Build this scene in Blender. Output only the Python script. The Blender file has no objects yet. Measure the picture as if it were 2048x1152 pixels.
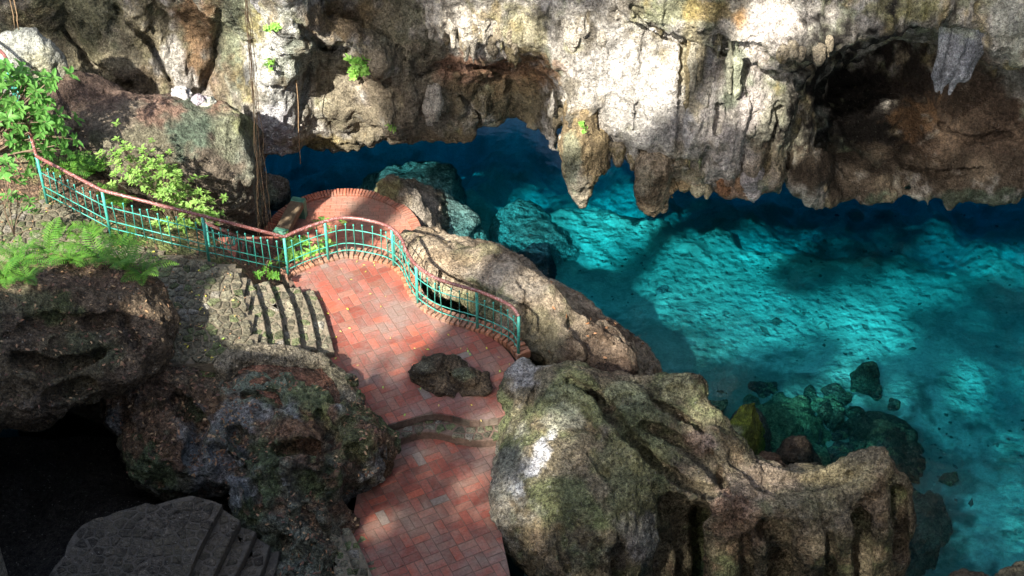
import bpy, math, random
import numpy as np
from mathutils import Vector, Matrix

random.seed(7)
RNG = np.random.default_rng(11)
SC = bpy.context.scene
COL = SC.collection

# ------------------------------------------------------------------ camera
F, PITCH, CAMH = 3400.0, math.radians(42.0), 20.7
cam_data = bpy.data.cameras.new('camera')
cam_data.sensor_width = 36.0
cam_data.lens = 36.0 * F / 2048.0
cam_data.clip_end = 500.0
cam = bpy.data.objects.new('camera', cam_data)
cam.location = (0, 0, CAMH)
cam.rotation_euler = (math.pi / 2 - PITCH, 0, 0)
COL.objects.link(cam)
SC.camera = cam
SC.render.resolution_x, SC.render.resolution_y = 1024, 576

# ------------------------------------------------------------------ light
SUN_L = np.array([0.34, 0.66, -0.67]); SUN_L /= np.linalg.norm(SUN_L)      # direction the light travels
sun_el = math.asin(-SUN_L[2]); sun_az = math.atan2(-SUN_L[0], -SUN_L[1])   # azimuth of the sun from +Y, clockwise
world = bpy.data.worlds.new('World'); SC.world = world; world.use_nodes = True
wn = world.node_tree.nodes; wl = world.node_tree.links
bg = wn['Background']; bg.inputs['Strength'].default_value = 0.15
sky = wn.new('ShaderNodeTexSky'); sky.sky_type = 'NISHITA'; sky.sun_disc = False
sky.sun_elevation = sun_el; sky.sun_rotation = sun_az
sky.air_density = 1.0; sky.dust_density = 2.5; sky.ozone_density = 1.0
wl.new(sky.outputs[0], bg.inputs['Color'])
sd = bpy.data.lights.new('sun', 'SUN'); sd.energy = 4.8; sd.angle = math.radians(0.7); sd.color = (1.0, 0.94, 0.84)
sun = bpy.data.objects.new('sun', sd); COL.objects.link(sun)
sun.rotation_euler = Vector(SUN_L).to_track_quat('-Z', 'Y').to_euler()
vs = SC.view_settings
vs.view_transform = 'Standard'; vs.look = 'None'; vs.gamma = 1.0; vs.use_curve_mapping = False
vs.exposure = 1.62
SC.render.engine = 'CYCLES'
SC.cycles.max_bounces = 5; SC.cycles.diffuse_bounces = 3; SC.cycles.glossy_bounces = 2; SC.cycles.transmission_bounces = 3; SC.cycles.transparent_max_bounces = 8
SC.cycles.volume_bounces = 0

# ------------------------------------------------------------------ pixel helpers (photo is 2048 x 1152)
_fw = np.array([0, math.cos(PITCH), -math.sin(PITCH)]); _up = np.array([0, math.sin(PITCH), math.cos(PITCH)])
_rt = np.array([1.0, 0, 0]); CAM = np.array([0, 0, CAMH])
def ray(px, py): return _fw * F + _rt * (px - 1024) - _up * (py - 576)
def PZ(px, py, z=0.0):
    d = ray(px, py); return CAM + d * ((z - CAMH) / d[2])
def PY(px, py, Y):
    d = ray(px, py); return CAM + d * (Y / d[1])
def PIX(p):
    q = np.asarray(p) - CAM; w = q @ _fw
    return 1024 + F * (q @ _rt) / w, 576 - F * (q @ _up) / w
def pp(s):
    """(px, py, z) or (px, py, 'y', Y) -> point"""
    return PZ(*s) if len(s) == 3 else PY(s[0], s[1], s[3])
def srgb(r, g, b):
    c = np.array([r, g, b]) / 255.0
    return np.where(c <= 0.04045, c / 12.92, ((c + 0.055) / 1.055) ** 2.4)

# ------------------------------------------------------------------ noise
def _hash(ix, iy, iz, seed):
    h = (ix.astype(np.uint32) * np.uint32(374761393) + iy.astype(np.uint32) * np.uint32(668265263)
         + iz.astype(np.uint32) * np.uint32(2147483647) + np.uint32(seed * 974711 + 13))
    h = (h ^ (h >> np.uint32(13))) * np.uint32(1274126177)
    h = h ^ (h >> np.uint32(16))
    return (h & np.uint32(0xFFFF)).astype(np.float32) / 32767.5 - 1.0
def vnoise(p, scale=1.0, seed=0):
    q = np.asarray(p, dtype=np.float32) * np.float32(scale) + np.float32(100.0)
    i = np.floor(q); f = q - i; i = i.astype(np.int64); f = f * f * f * (f * (f * 6 - 15) + 10)
    out = 0
    for dx in (0, 1):
        wx = f[..., 0] if dx else 1 - f[..., 0]
        for dy in (0, 1):
            wy = f[..., 1] if dy else 1 - f[..., 1]
            for dz in (0, 1):
                wz = f[..., 2] if dz else 1 - f[..., 2]
                out = out + wx * wy * wz * _hash(i[..., 0] + dx, i[..., 1] + dy, i[..., 2] + dz, seed)
    return out
def fbm(p, scale=1.0, octv=4, seed=0, gain=0.5):
    a, s, o = 1.0, scale, 0
    for k in range(octv):
        o = o + a * vnoise(p, s, seed + k * 17); a *= gain; s *= 2.07
    return o
def ridged(p, scale=1.0, octv=3, seed=0):
    a, s, o = 1.0, scale, 0
    for k in range(octv):
        o = o + a * (1 - 2 * np.abs(vnoise(p, s, seed + k * 31))); a *= 0.5; s *= 2.1
    return o

# ------------------------------------------------------------------ signed-distance rock builder
def smin(a, b, k):
    h = np.maximum(k - np.abs(a - b), 0) / k
    return np.minimum(a, b) - h * h * k * 0.25
class Vol:
    def __init__(s, lo, hi, h):
        s.lo = np.array(lo, float); s.h = h
        n = np.ceil((np.array(hi) - s.lo) / h).astype(int) + 1
        s.ax = [(s.lo[i] + h * np.arange(n[i])).astype(np.float32) for i in range(3)]
        s.f = np.full(n, 9.0, np.float32)
    def sl(s, lo, hi):
        r = []
        for i in range(3):
            a = int(np.clip(math.floor((lo[i] - s.lo[i]) / s.h), 0, s.f.shape[i]))
            b = int(np.clip(math.ceil((hi[i] - s.lo[i]) / s.h) + 1, 0, s.f.shape[i]))
            r.append(slice(a, max(b, a)))
        return tuple(r)
    def grid(s, sl):
        return (s.ax[0][sl[0]][:, None, None], s.ax[1][sl[1]][None, :, None], s.ax[2][sl[2]][None, None, :])
    def put(s, d, sl, k, sub):
        if sub: s.f[sl] = -smin(-s.f[sl], d, k)
        else: s.f[sl] = smin(s.f[sl], d, k)
    def ell(s, c, r, k=0.3, sub=False, rz=0.0, tilt=0.0):
        R = max(r) + k + 0.25; c = np.array(c); sl = s.sl(c - R, c + R)
        X, Y, Z = s.grid(sl); X = X - c[0]; Y = Y - c[1]; Z = Z - c[2]
        if rz: ca, sa = math.cos(rz), math.sin(rz); X, Y = X * ca + Y * sa, -X * sa + Y * ca
        if tilt: ca, sa = math.cos(tilt), math.sin(tilt); X, Z = X * ca + Z * sa, -X * sa + Z * ca
        k0 = np.sqrt((X / r[0]) ** 2 + (Y / r[1]) ** 2 + (Z / r[2]) ** 2) + 1e-6
        k1 = np.sqrt((X / r[0] ** 2) ** 2 + (Y / r[1] ** 2) ** 2 + (Z / r[2] ** 2) ** 2) + 1e-6
        s.put(k0 * (k0 - 1) / k1, sl, k, sub)
    def cone(s, a, b, ra, rb, k=0.15, sub=False):
        a = np.array(a, float); b = np.array(b, float); R = max(ra, rb) + k + 0.25
        sl = s.sl(np.minimum(a, b) - R, np.maximum(a, b) + R)
        X, Y, Z = s.grid(sl); ab = b - a; L = ab @ ab
        t = np.clip(((X - a[0]) * ab[0] + (Y - a[1]) * ab[1] + (Z - a[2]) * ab[2]) / L, 0, 1)
        d = np.sqrt((X - a[0] - t * ab[0]) ** 2 + (Y - a[1] - t * ab[1]) ** 2 + (Z - a[2] - t * ab[2]) ** 2)
        s.put(d - (ra + (rb - ra) * t), sl, k, sub)
    def chain(s, pts, k=0.3, sub=False):
        """pts: [(point, radius), ...]"""
        for (a, ra), (b, rb) in zip(pts[:-1], pts[1:]): s.cone(a, b, ra, rb, k, sub)
    def hull(s, planes, k=0.12):
        """convex block: [(point, outward normal)]"""
        X, Y, Z = s.grid((slice(None),) * 3); d = None
        for p, n in planes:
            n = np.array(n, float); n /= np.linalg.norm(n)
            e = (X - p[0]) * n[0] + (Y - p[1]) * n[1] + (Z - p[2]) * n[2]
            d = e if d is None else -smin(-d, -e, k)
        s.f = smin(s.f, d.astype(np.float32), k)
    def noise(s, amp, scale, octv=2, seed=0, kind='fbm', stretch=(1, 1, 1)):
        m = np.abs(s.f) < amp * 2.2 + s.h * 2
        i = np.nonzero(m)
        p = np.stack([s.ax[j][i[j]] * stretch[j] for j in range(3)], -1)
        v = fbm(p, scale, octv, seed) if kind == 'fbm' else ridged(p, scale, octv, seed)
        s.f[i] -= (amp * v).astype(np.float32)
    def hit(s, px, py):
        """first point of the rock along the line of sight of a photo pixel"""
        d = ray(px, py); d = d / np.linalg.norm(d); t = np.arange(8, 50, s.h * .5); P = CAM + t[:, None] * d
        i = np.round((P - s.lo) / s.h).astype(int); ok = ((i >= 0) & (i < s.f.shape)).all(1); i, P = i[ok], P[ok]
        if not len(i): return None, d
        w = np.nonzero(s.f[i[:, 0], i[:, 1], i[:, 2]] < 0)[0]
        return (P[w[0]] if len(w) else None), d
    def scoop(s, pix, r, depth, k=0.1, sub=True):
        """groove (or rib) of radius r, 'depth' deep, along pixels lying on the present surface"""
        pix = resample(pix, 14.0) if len(pix) > 1 else pix
        H = [s.hit(x, y) for x, y in pix]; H = [q for q in H if q[0] is not None]
        for dd in list(np.arange(min(depth, r * .9), depth, r * .9)) + [depth]:      # a slot deeper than wide is cut in passes
            P = [h - d * (r - dd) for h, d in H]
            if len(P) == 1: s.ell(P[0], (r, r, r), k, sub)
            for a, b in zip(P[:-1], P[1:]): s.cone(a, b, r, r, k, sub)
    def mesh(s):
        f = s.f
        f[0], f[-1] = 1, 1; f[:, 0], f[:, -1] = 1, 1; f[:, :, 0], f[:, :, -1] = 1, 1
        sg = f < 0
        c = [(i, j, k) for i in (0, 1) for j in (0, 1) for k in (0, 1)]
        nx, ny, nz = f.shape
        cs = sum(sg[i:nx - 1 + i, j:ny - 1 + j, k:nz - 1 + k].astype(np.int8) for i, j, k in c)
        cell = np.nonzero((cs > 0) & (cs < 8)); n = len(cell[0])
        val = {q: f[cell[0] + q[0], cell[1] + q[1], cell[2] + q[2]] for q in c}
        acc = np.zeros((n, 3)); cnt = np.zeros(n)
        for q in c:
            for a in range(3):
                if q[a] == 0:
                    r = list(q); r[a] = 1; r = tuple(r)
                    va, vb = val[q], val[r]; m = (va < 0) != (vb < 0)
                    t = np.where(m, va / np.where(m, va - vb, 1), 0)
                    pt = np.tile(np.array(q, float), (n, 1)); pt[:, a] += t
                    acc += pt * m[:, None]; cnt += m
        V = (np.stack(cell, -1) + acc / cnt[:, None]) * s.h + s.lo
        idx = np.full((nx - 1, ny - 1, nz - 1), -1, np.int64); idx[cell] = np.arange(n)
        quads = []
        for a in range(3):
            u, v = (a + 1) % 3, (a + 2) % 3
            A = [slice(None)] * 3; B = [slice(None)] * 3
            A[a] = slice(0, -1); B[a] = slice(1, None)
            for w in (u, v): A[w] = slice(1, -1); B[w] = slice(1, -1)
            e0, e1 = sg[tuple(A)], sg[tuple(B)]
            ii = np.stack(np.nonzero(e0 != e1), -1)
            inside = e0[tuple(ii.T)]
            ii[:, u] += 1; ii[:, v] += 1
            def at(du, dv):
                j = ii.copy(); j[:, u] -= du; j[:, v] -= dv
                return idx[j[:, 0], j[:, 1], j[:, 2]]
            q = np.stack([at(1, 1), at(0, 1), at(0, 0), at(1, 0)], -1)
            q[~inside] = q[~inside][:, ::-1]
            quads.append(q)
        Q = np.concatenate(quads); Q = Q[(Q >= 0).all(1)]
        return V, Q
def vnormals(V, Q):
    n = np.cross(V[Q[:, 2]] - V[Q[:, 0]], V[Q[:, 3]] - V[Q[:, 1]])
    N = np.zeros_like(V)
    for k in range(4):
        for a in range(3): N[:, a] += np.bincount(Q[:, k], n[:, a], len(V))
    return N / (np.linalg.norm(N, axis=1)[:, None] + 1e-9)

# ------------------------------------------------------------------ mesh / object helpers
def np_mesh(name, V, Q, col=None, smooth=True):
    me = bpy.data.meshes.new(name); n = Q.shape[1]
    me.vertices.add(len(V)); me.vertices.foreach_set('co', np.ascontiguousarray(V, np.float32).ravel())
    me.loops.add(Q.size); me.loops.foreach_set('vertex_index', np.ascontiguousarray(Q, np.int32).ravel())
    me.polygons.add(len(Q)); me.polygons.foreach_set('loop_start', np.arange(0, Q.size, n, dtype=np.int32))
    me.polygons.foreach_set('use_smooth', np.full(len(Q), smooth))
    me.update(calc_edges=True)
    if col is not None:
        ca = me.color_attributes.new('Col', 'FLOAT_COLOR', 'POINT')
        ca.data.foreach_set('color', np.concatenate([col, np.ones((len(V), 1))], 1).astype(np.float32).ravel())
    return me
def link(name, me, mat=None, parent=None, loc=None):
    o = bpy.data.objects.new(name, me); COL.objects.link(o)
    if me is not None and mat is not None and not me.materials: me.materials.append(mat)
    if parent is not None: o.parent = parent
    if loc is not None: o.location = loc
    return o
def tag(o, label, cat, group=None, kind=None):
    o['label'] = label; o['category'] = cat
    if group: o['group'] = group
    if kind: o['kind'] = kind
    return o
def struct(o): o['kind'] = 'structure'; return o
def thing(name, loc, label, cat, group=None):
    o = bpy.data.objects.new(name, None); COL.objects.link(o); o.location = loc
    o.empty_display_size = 0.1
    return tag(o, label, cat, group)
class MB:
    """collects polygons into one mesh"""
    def __init__(s): s.v = []; s.f = []; s.c = []
    def add(s, vs_, fs, col=None):
        b = len(s.v); s.v += [tuple(map(float, v)) for v in vs_]; s.f += [tuple(i + b for i in f) for f in fs]
        s.c += [col if col is not None else (1, 1, 1)] * len(vs_)
    def tube(s, pts, rad, n=6, cap=True, col=None):
        pts = [np.array(p, float) for p in pts]; rads = rad if hasattr(rad, '__len__') else [rad] * len(pts)
        rings = []; ref = np.array([0.31, 0.17, 0.93])
        for i, p in enumerate(pts):
            t = pts[min(i + 1, len(pts) - 1)] - pts[max(i - 1, 0)]; t /= np.linalg.norm(t) + 1e-9
            if abs(t @ ref) > 0.95: ref = np.array([0.9, 0.3, 0.1])
            u = np.cross(t, ref); u /= np.linalg.norm(u); w = np.cross(t, u)
            rings.append([p + rads[i] * (math.cos(a) * u + math.sin(a) * w) for a in np.arange(n) * 2 * math.pi / n])
        fs = []
        for i in range(len(pts) - 1):
            for j in range(n):
                k = (j + 1) % n; fs.append((i * n + j, i * n + k, (i + 1) * n + k, (i + 1) * n + j))
        if cap: fs.append(tuple(range(n))[::-1]); fs.append(tuple((len(pts) - 1) * n + j for j in range(n)))
        s.add([v for r in rings for v in r], fs, col)
    def prism(s, poly, z0, z1, bev=0.0, col=None, jit=0.0):
        """vertical prism over 2-D polygon (ccw) with a chamfered top; z1 may be a callable"""
        poly = np.array(poly, float); n = len(poly); c = poly.mean(0)
        if sum(poly[i][0] * poly[(i + 1) % n][1] - poly[(i + 1) % n][0] * poly[i][1] for i in range(n)) < 0: poly = poly[::-1]
        ins = []
        for i in range(n):
            a, b, d = poly[i - 1], poly[i], poly[(i + 1) % n]
            e1 = (b - a) / (np.linalg.norm(b - a) + 1e-9); e2 = (d - b) / (np.linalg.norm(d - b) + 1e-9)
            nn = np.array([-e1[1] - e2[1], e1[0] + e2[0]]); l = np.linalg.norm(nn)
            ins.append(b + nn / (l + 1e-9) * min(bev / max(l / 2, 0.4), 0.45 * np.linalg.norm(c - b)))
        zt = (lambda p: z1) if not callable(z1) else z1
        vs_ = [(p[0], p[1], z0) for p in poly] + [(p[0], p[1], zt(p) - bev) for p in poly]
        vs_ += [(p[0], p[1], zt(p) + random.uniform(-jit, jit)) for p in ins]
        fs = []
        for i in range(n):
            j = (i + 1) % n; fs += [(i, j, n + j, n + i), (n + i, n + j, 2 * n + j, 2 * n + i)]
        fs.append(tuple(2 * n + i for i in range(n)))
        s.add(vs_, fs, col)
    def box(s, c, ax, ay, az, col=None):
        """centre and three half-axis vectors"""
        c = np.array(c); ax, ay, az = map(np.array, (ax, ay, az))
        vs_ = [c + i * ax + j * ay + k * az for k in (-1, 1) for j in (-1, 1) for i in (-1, 1)]
        s.add(vs_, [(0, 2, 3, 1), (4, 5, 7, 6), (0, 1, 5, 4), (2, 6, 7, 3), (0, 4, 6, 2), (1, 3, 7, 5)], col)
    def mesh(s, name, smooth=False, col=False):
        me = bpy.data.meshes.new(name); me.from_pydata(s.v, [], s.f)
        if smooth: me.polygons.foreach_set('use_smooth', [True] * len(me.polygons))
        if col:
            ca = me.color_attributes.new('Col', 'FLOAT_COLOR', 'POINT')
            ca.data.foreach_set('color', np.concatenate([np.array(s.c), np.ones((len(s.v), 1))], 1).astype(np.float32).ravel())
        me.update(); return me
    def build(s, name, mat, parent=None, smooth=False, col=False):
        return link(name, s.mesh(name, smooth, col), mat, parent)
def spline(pts, n=8):
    """Catmull-Rom through points"""
    P = [np.array(p, float) for p in pts]; P = [2 * P[0] - P[1]] + P + [2 * P[-1] - P[-2]]
    out = []
    for i in range(1, len(P) - 2):
        for t in np.arange(n) / n:
            a, b, c, d = P[i - 1:i + 3]
            out.append(0.5 * (2 * b + (c - a) * t + (2 * a - 5 * b + 4 * c - d) * t * t + (3 * b - a - 3 * c + d) * t ** 3))
    return out + [P[-2]]
def resample(pts, step):
    P = np.array(pts); d = np.r_[0, np.cumsum(np.linalg.norm(np.diff(P, axis=0), axis=1))]
    n = max(2, int(round(d[-1] / step)) + 1); t = np.linspace(0, d[-1], n)
    return np.stack([np.interp(t, d, P[:, k]) for k in range(P.shape[1])], 1)
def tps(pts, smooth=0.0):
    """thin-plate spline: pts (n,3) -> function of two arrays"""
    P = np.array(pts, float); n = len(P); xy = P[:, :2]
    U = lambda r2: 0.5 * r2 * np.log(r2 + 1e-9)
    K = U(((xy[:, None] - xy[None]) ** 2).sum(-1)) + smooth * np.eye(n)
    A = np.zeros((n + 3, n + 3)); A[:n, :n] = K; A[:n, n] = 1; A[:n, n + 1:] = xy
    A[n:, :n] = A[:n, n:].T
    w = np.linalg.solve(A, np.r_[P[:, 2], 0, 0, 0])
    def g(x, y):
        o = w[n] + w[n + 1] * x + w[n + 2] * y
        for i in range(n): o = o + w[i] * U((x - xy[i, 0]) ** 2 + (y - xy[i, 1]) ** 2)
        return o
    return g
def clip_poly(subject, conv):
    """Sutherland-Hodgman: subject polygon clipped by convex ccw polygon"""
    out = [np.array(p, float) for p in subject]; n = len(conv)
    for i in range(n):
        a = np.array(conv[i], float); b = np.array(conv[(i + 1) % n], float); e = b - a; inp = out; out = []
        side = lambda p: e[0] * (p[1] - a[1]) - e[1] * (p[0] - a[0])
        for j in range(len(inp)):
            p, q = inp[j - 1], inp[j]; sp, sq = side(p), side(q)
            if (sp >= 0) != (sq >= 0): out.append(p + (q - p) * (sp / (sp - sq)))
            if sq >= 0: out.append(q)
        if not out: return []
    r = [out[0]]
    for p in out[1:]:
        if np.linalg.norm(p - r[-1]) > 0.004: r.append(p)
    if len(r) > 1 and np.linalg.norm(r[0] - r[-1]) < 0.004: r.pop()
    return r
def inside(poly, p):
    c = False; n = len(poly)
    for i in range(n):
        a, b = poly[i - 1], poly[i]
        if (a[1] > p[1]) != (b[1] > p[1]) and p[0] < (b[0] - a[0]) * (p[1] - a[1]) / (b[1] - a[1]) + a[0]: c = not c
    return c
def area(poly):
    return 0.5 * sum(poly[i - 1][0] * poly[i][1] - poly[i][0] * poly[i - 1][1] for i in range(len(poly)))

# ------------------------------------------------------------------ materials
def nodes_of(name):
    m = bpy.data.materials.new(name); m.use_nodes = True; t = m.node_tree
    return m, t.nodes, t.links, t.nodes['Principled BSDF'], t.nodes['Material Output']
def N_(nodes, typ, **kw):
    n = nodes.new(typ)
    for k, v in kw.items():
        if k in n.inputs: n.inputs[k].default_value = v
        else: setattr(n, k, v)
    return n
def maprange(nodes, links, src, a, b, c, d):
    n = nodes.new('ShaderNodeMapRange'); links.new(src, n.inputs['Value'])
    for k, v in zip(('From Min', 'From Max', 'To Min', 'To Max'), (a, b, c, d)): n.inputs[k].default_value = v
    return n.outputs['Result']
def mixc(nodes, links, a, b, fac, mode='MIX'):
    n = nodes.new('ShaderNodeMix'); n.data_type = 'RGBA'; n.blend_type = mode
    for sock, v in ((n.inputs[0], fac), (n.inputs[6], a), (n.inputs[7], b)):
        if hasattr(v, 'is_output') or isinstance(v, bpy.types.NodeSocket): links.new(v, sock)
        elif isinstance(v, (int, float)): sock.default_value = v
        else: sock.default_value = (*v, 1.0)
    return n.outputs[2]
def noise_n(nodes, links, pos, scale, detail=5, rough=0.6, stretch=None):
    if stretch:
        mp = nodes.new('ShaderNodeMapping'); mp.inputs['Scale'].default_value = stretch; links.new(pos, mp.inputs['Vector']); pos = mp.outputs[0]
    n = N_(nodes, 'ShaderNodeTexNoise', Scale=scale, Detail=detail, Roughness=rough); links.new(pos, n.inputs['Vector'])
    return n.outputs['Fac']
def rock_material(name, bump=0.6, dist=0.06, rough=0.92, contrast=1.0, stretch=None, pit=0.5, dirt=0.0):
    m, nd, lk, bs, out = nodes_of(name)
    pos = nd.new('ShaderNodeNewGeometry').outputs['Position']
    at = nd.new('ShaderNodeAttribute'); at.attribute_name = 'Col'
    n1 = noise_n(nd, lk, pos, 2.3, 4, 0.65); n2 = noise_n(nd, lk, pos, 13.0, 4, 0.7, stretch); n3 = noise_n(nd, lk, pos, 48.0, 2, 0.7)
    c = contrast
    f1 = maprange(nd, lk, n1, 0.28, 0.72, 1 - 0.42 * c, 1 + 0.38 * c)
    f2 = maprange(nd, lk, n2, 0.36, 0.64, 1 - 0.55 * c, 1 + 0.50 * c)
    f3 = maprange(nd, lk, n3, 0.36, 0.64, 1 - 0.40 * c, 1 + 0.35 * c)
    mu = nd.new('ShaderNodeMath'); mu.operation = 'MULTIPLY'; lk.new(f1, mu.inputs[0]); lk.new(f2, mu.inputs[1])
    mv = nd.new('ShaderNodeMath'); mv.operation = 'MULTIPLY'; lk.new(mu.outputs[0], mv.inputs[0]); lk.new(f3, mv.inputs[1])
    vm = nd.new('ShaderNodeVectorMath'); vm.operation = 'SCALE'; lk.new(at.outputs['Color'], vm.inputs[0]); lk.new(mv.outputs[0], vm.inputs['Scale'])
    # lichen and soot speckle of its own shape
    sp = noise_n(nd, lk, pos, 7.0, 5, 0.78)
    tint = mixc(nd, lk, vm.outputs[0], (0.055, 0.05, 0.04), maprange(nd, lk, sp, 0.60, 0.70, 0.0, 0.55 * c))
    if pit:
        pn = noise_n(nd, lk, pos, 19.0, 3, 0.6); tint = mixc(nd, lk, tint, (0.04, 0.034, 0.026), maprange(nd, lk, pn, 0.585, 0.64, 0.0, 0.75 * min(1, pit * 1.6) * c)); tint = mixc(nd, lk, tint, (0.55, 0.52, 0.45), maprange(nd, lk, pn, 0.36, 0.30, 0.0, 0.30 * c))
    if dirt:
        dn = noise_n(nd, lk, pos, 1.9, 5, 0.7); tint = mixc(nd, lk, tint, (0.15, 0.128, 0.085), maprange(nd, lk, dn, 0.42, 0.62, 0.0, dirt))
    lk.new(tint, bs.inputs['Base Color'])
    bs.inputs['Roughness'].default_value = rough; bs.inputs['Specular IOR Level'].default_value = 0.25
    vo = N_(nd, 'ShaderNodeTexVoronoi', Scale=21.0); lk.new(pos, vo.inputs['Vector'])
    ad = nd.new('ShaderNodeMath'); ad.operation = 'MULTIPLY_ADD'; lk.new(vo.outputs['Distance'], ad.inputs[0]); ad.inputs[1].default_value = pit; lk.new(n2, ad.inputs[2])
    b1 = N_(nd, 'ShaderNodeBump', Strength=bump, Distance=dist); lk.new(ad.outputs[0], b1.inputs['Height'])
    b2 = N_(nd, 'ShaderNodeBump', Strength=bump * 0.8, Distance=dist * 0.35); lk.new(n3, b2.inputs['Height']); lk.new(b1.outputs[0], b2.inputs['Normal'])
    lk.new(b2.outputs[0], bs.inputs['Normal'])
    return m
ROCK = rock_material('limestone', bump=1.0, dist=0.12, contrast=0.85, pit=0.35)
ROCKF = rock_material('limestone_near', bump=1.0, dist=0.11, contrast=1.1)
STONE = rock_material('paving_stone', bump=1.0, dist=0.06, contrast=1.0, pit=0.4, dirt=0.4)
SAND = rock_material('pool_sand', bump=0.5, dist=0.06, contrast=0.3, pit=0.25)
DIRT = rock_material('leaf_soil', bump=1.0, dist=0.07, contrast=1.1, pit=0.8)

def brick_material(name, attr, dust=(0.25, 0.195, 0.155), amount=0.72):
    m, nd, lk, bs, out = nodes_of(name)
    pos = nd.new('ShaderNodeNewGeometry').outputs['Position']
    if attr:
        a = nd.new('ShaderNodeAttribute'); a.attribute_name = 'Col'; c0 = a.outputs['Color']
    else: c0 = nd.new('ShaderNodeObjectInfo').outputs['Color']
    n1 = noise_n(nd, lk, pos, 1.1, 6, 0.7); n2 = noise_n(nd, lk, pos, 26.0, 4, 0.7); n3 = noise_n(nd, lk, pos, 5.0, 5, 0.7)
    d = mixc(nd, lk, c0, dust, maprange(nd, lk, n1, 0.42, 0.64, 0.0, amount))
    d = mixc(nd, lk, d, (0.13, 0.095, 0.07), maprange(nd, lk, n3, 0.55, 0.75, 0.0, 0.5))
    g = nd.new('ShaderNodeVectorMath'); g.operation = 'SCALE'; lk.new(d, g.inputs[0]); lk.new(maprange(nd, lk, n2, 0.3, 0.7, 0.72, 1.25), g.inputs['Scale'])
    lk.new(g.outputs[0], bs.inputs['Base Color'])
    lk.new(maprange(nd, lk, n3, 0.3, 0.7, 0.5, 0.85), bs.inputs['Roughness']); bs.inputs['Specular IOR Level'].default_value = 0.35
    b = N_(nd, 'ShaderNodeBump', Strength=0.35, Distance=0.01); lk.new(n2, b.inputs['Height']); lk.new(b.outputs[0], bs.inputs['Normal'])
    return m
BRICK = brick_material('brick', False); BRICKU = brick_material('brick_dusty', False, (0.205, 0.15, 0.128), 0.9); BRICKA = brick_material('brick_mass', True)
def plain(name, col, rough=0.7, var=0.25, scale=9.0, bump=0.2, chips=None, metal=0.0, dist=0.02, dirt=0.0):
    m, nd, lk, bs, out = nodes_of(name)
    pos = nd.new('ShaderNodeNewGeometry').outputs['Position']
    n = noise_n(nd, lk, pos, scale, 6, 0.65)
    g = nd.new('ShaderNodeVectorMath'); g.operation = 'SCALE'; g.inputs[0].default_value = tuple(col)
    lk.new(maprange(nd, lk, n, 0.3, 0.7, 1 - var, 1 + var), g.inputs['Scale']); c = g.outputs[0]
    if chips is not None:
        n2 = noise_n(nd, lk, pos, scale * 2.3, 7, 0.75)
        c = mixc(nd, lk, c, chips[0], maprange(nd, lk, n2, chips[1], chips[1] + 0.06, 0.0, 0.9))
    if dirt:
        dn = noise_n(nd, lk, pos, 1.9, 5, 0.7); c = mixc(nd, lk, c, (0.15, 0.128, 0.085), maprange(nd, lk, dn, 0.42, 0.62, 0.0, dirt))
    lk.new(c, bs.inputs['Base Color']); bs.inputs['Roughness'].default_value = rough; bs.inputs['Metallic'].default_value = metal
    b = N_(nd, 'ShaderNodeBump', Strength=bump, Distance=dist); lk.new(n, b.inputs['Height']); lk.new(b.outputs[0], bs.inputs['Normal'])
    return m
MORTAR = plain('mortar', (0.20, 0.165, 0.115), 0.95, 0.45, 14, 0.9, dist=.05, dirt=0.85)
JOINT = plain('path_joint', (0.13, 0.085, 0.062), 0.95, 0.4, 14, 0.5)
SHADED_MORTAR = plain('shaded_mortar', (0.085, 0.07, 0.052), 0.8, 0.45, 14, 0.9, dist=.05)  # darker copy of the mortar, with shade put into the colour
GREEN = plain('green_paint', (0.055, 0.34, 0.27), 0.45, 0.25, 12, 0.1, chips=((0.10, 0.055, 0.035), 0.58))
REDRAIL = plain('worn_red_paint', (0.17, 0.06, 0.05), 0.4, 0.35, 14, 0.1, chips=((0.50, 0.36, 0.35), 0.54))
CONC = plain('bench_concrete', (0.16, 0.115, 0.07), 0.9, 0.4, 12, 0.6)
BENCHG = plain('bench_green', (0.07, 0.22, 0.15), 0.7, 0.35, 10, 0.3, chips=((0.2, 0.19, 0.15), 0.58))
ROOT = plain('root_fibre', (0.25, 0.165, 0.09), 0.85, 0.4, 30, 0.4)
BARK = plain('bark', (0.13, 0.095, 0.06), 0.9, 0.4, 20, 0.6)
def leaf_material(name, c1, c2, trans=0.45):
    m, nd, lk, bs, out = nodes_of(name)
    pos = nd.new('ShaderNodeNewGeometry').outputs['Position']
    n = noise_n(nd, lk, pos, 9.0, 3, 0.6)
    c = mixc(nd, lk, c1, c2, maprange(nd, lk, n, 0.32, 0.68, 0, 1))
    lk.new(c, bs.inputs['Base Color']); bs.inputs['Roughness'].default_value = 0.45; bs.inputs['Specular IOR Level'].default_value = 0.3
    tr = nd.new('ShaderNodeBsdfTranslucent'); lk.new(c, tr.inputs['Color'])
    mx = nd.new('ShaderNodeMixShader'); mx.inputs[0].default_value = trans
    lk.new(bs.outputs[0], mx.inputs[1]); lk.new(tr.outputs[0], mx.inputs[2]); lk.new(mx.outputs[0], out.inputs['Surface'])
    return m
FERN = leaf_material('fern_leaf', (0.06, 0.20, 0.03), (0.17, 0.36, 0.05))
SHRUBM = leaf_material('shrub_leaf', (0.15, 0.33, 0.05), (0.36, 0.53, 0.15))
BRANCHM = leaf_material('branch_leaf', (0.08, 0.26, 0.05), (0.20, 0.42, 0.10))
LIMEM = leaf_material('lime_leaf', (0.22, 0.52, 0.08), (0.40, 0.66, 0.16))
SHADE_CANOPY = leaf_material('shade_canopy_leaf', (0.045, 0.10, 0.03), (0.08, 0.15, 0.04), 0.25)
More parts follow.
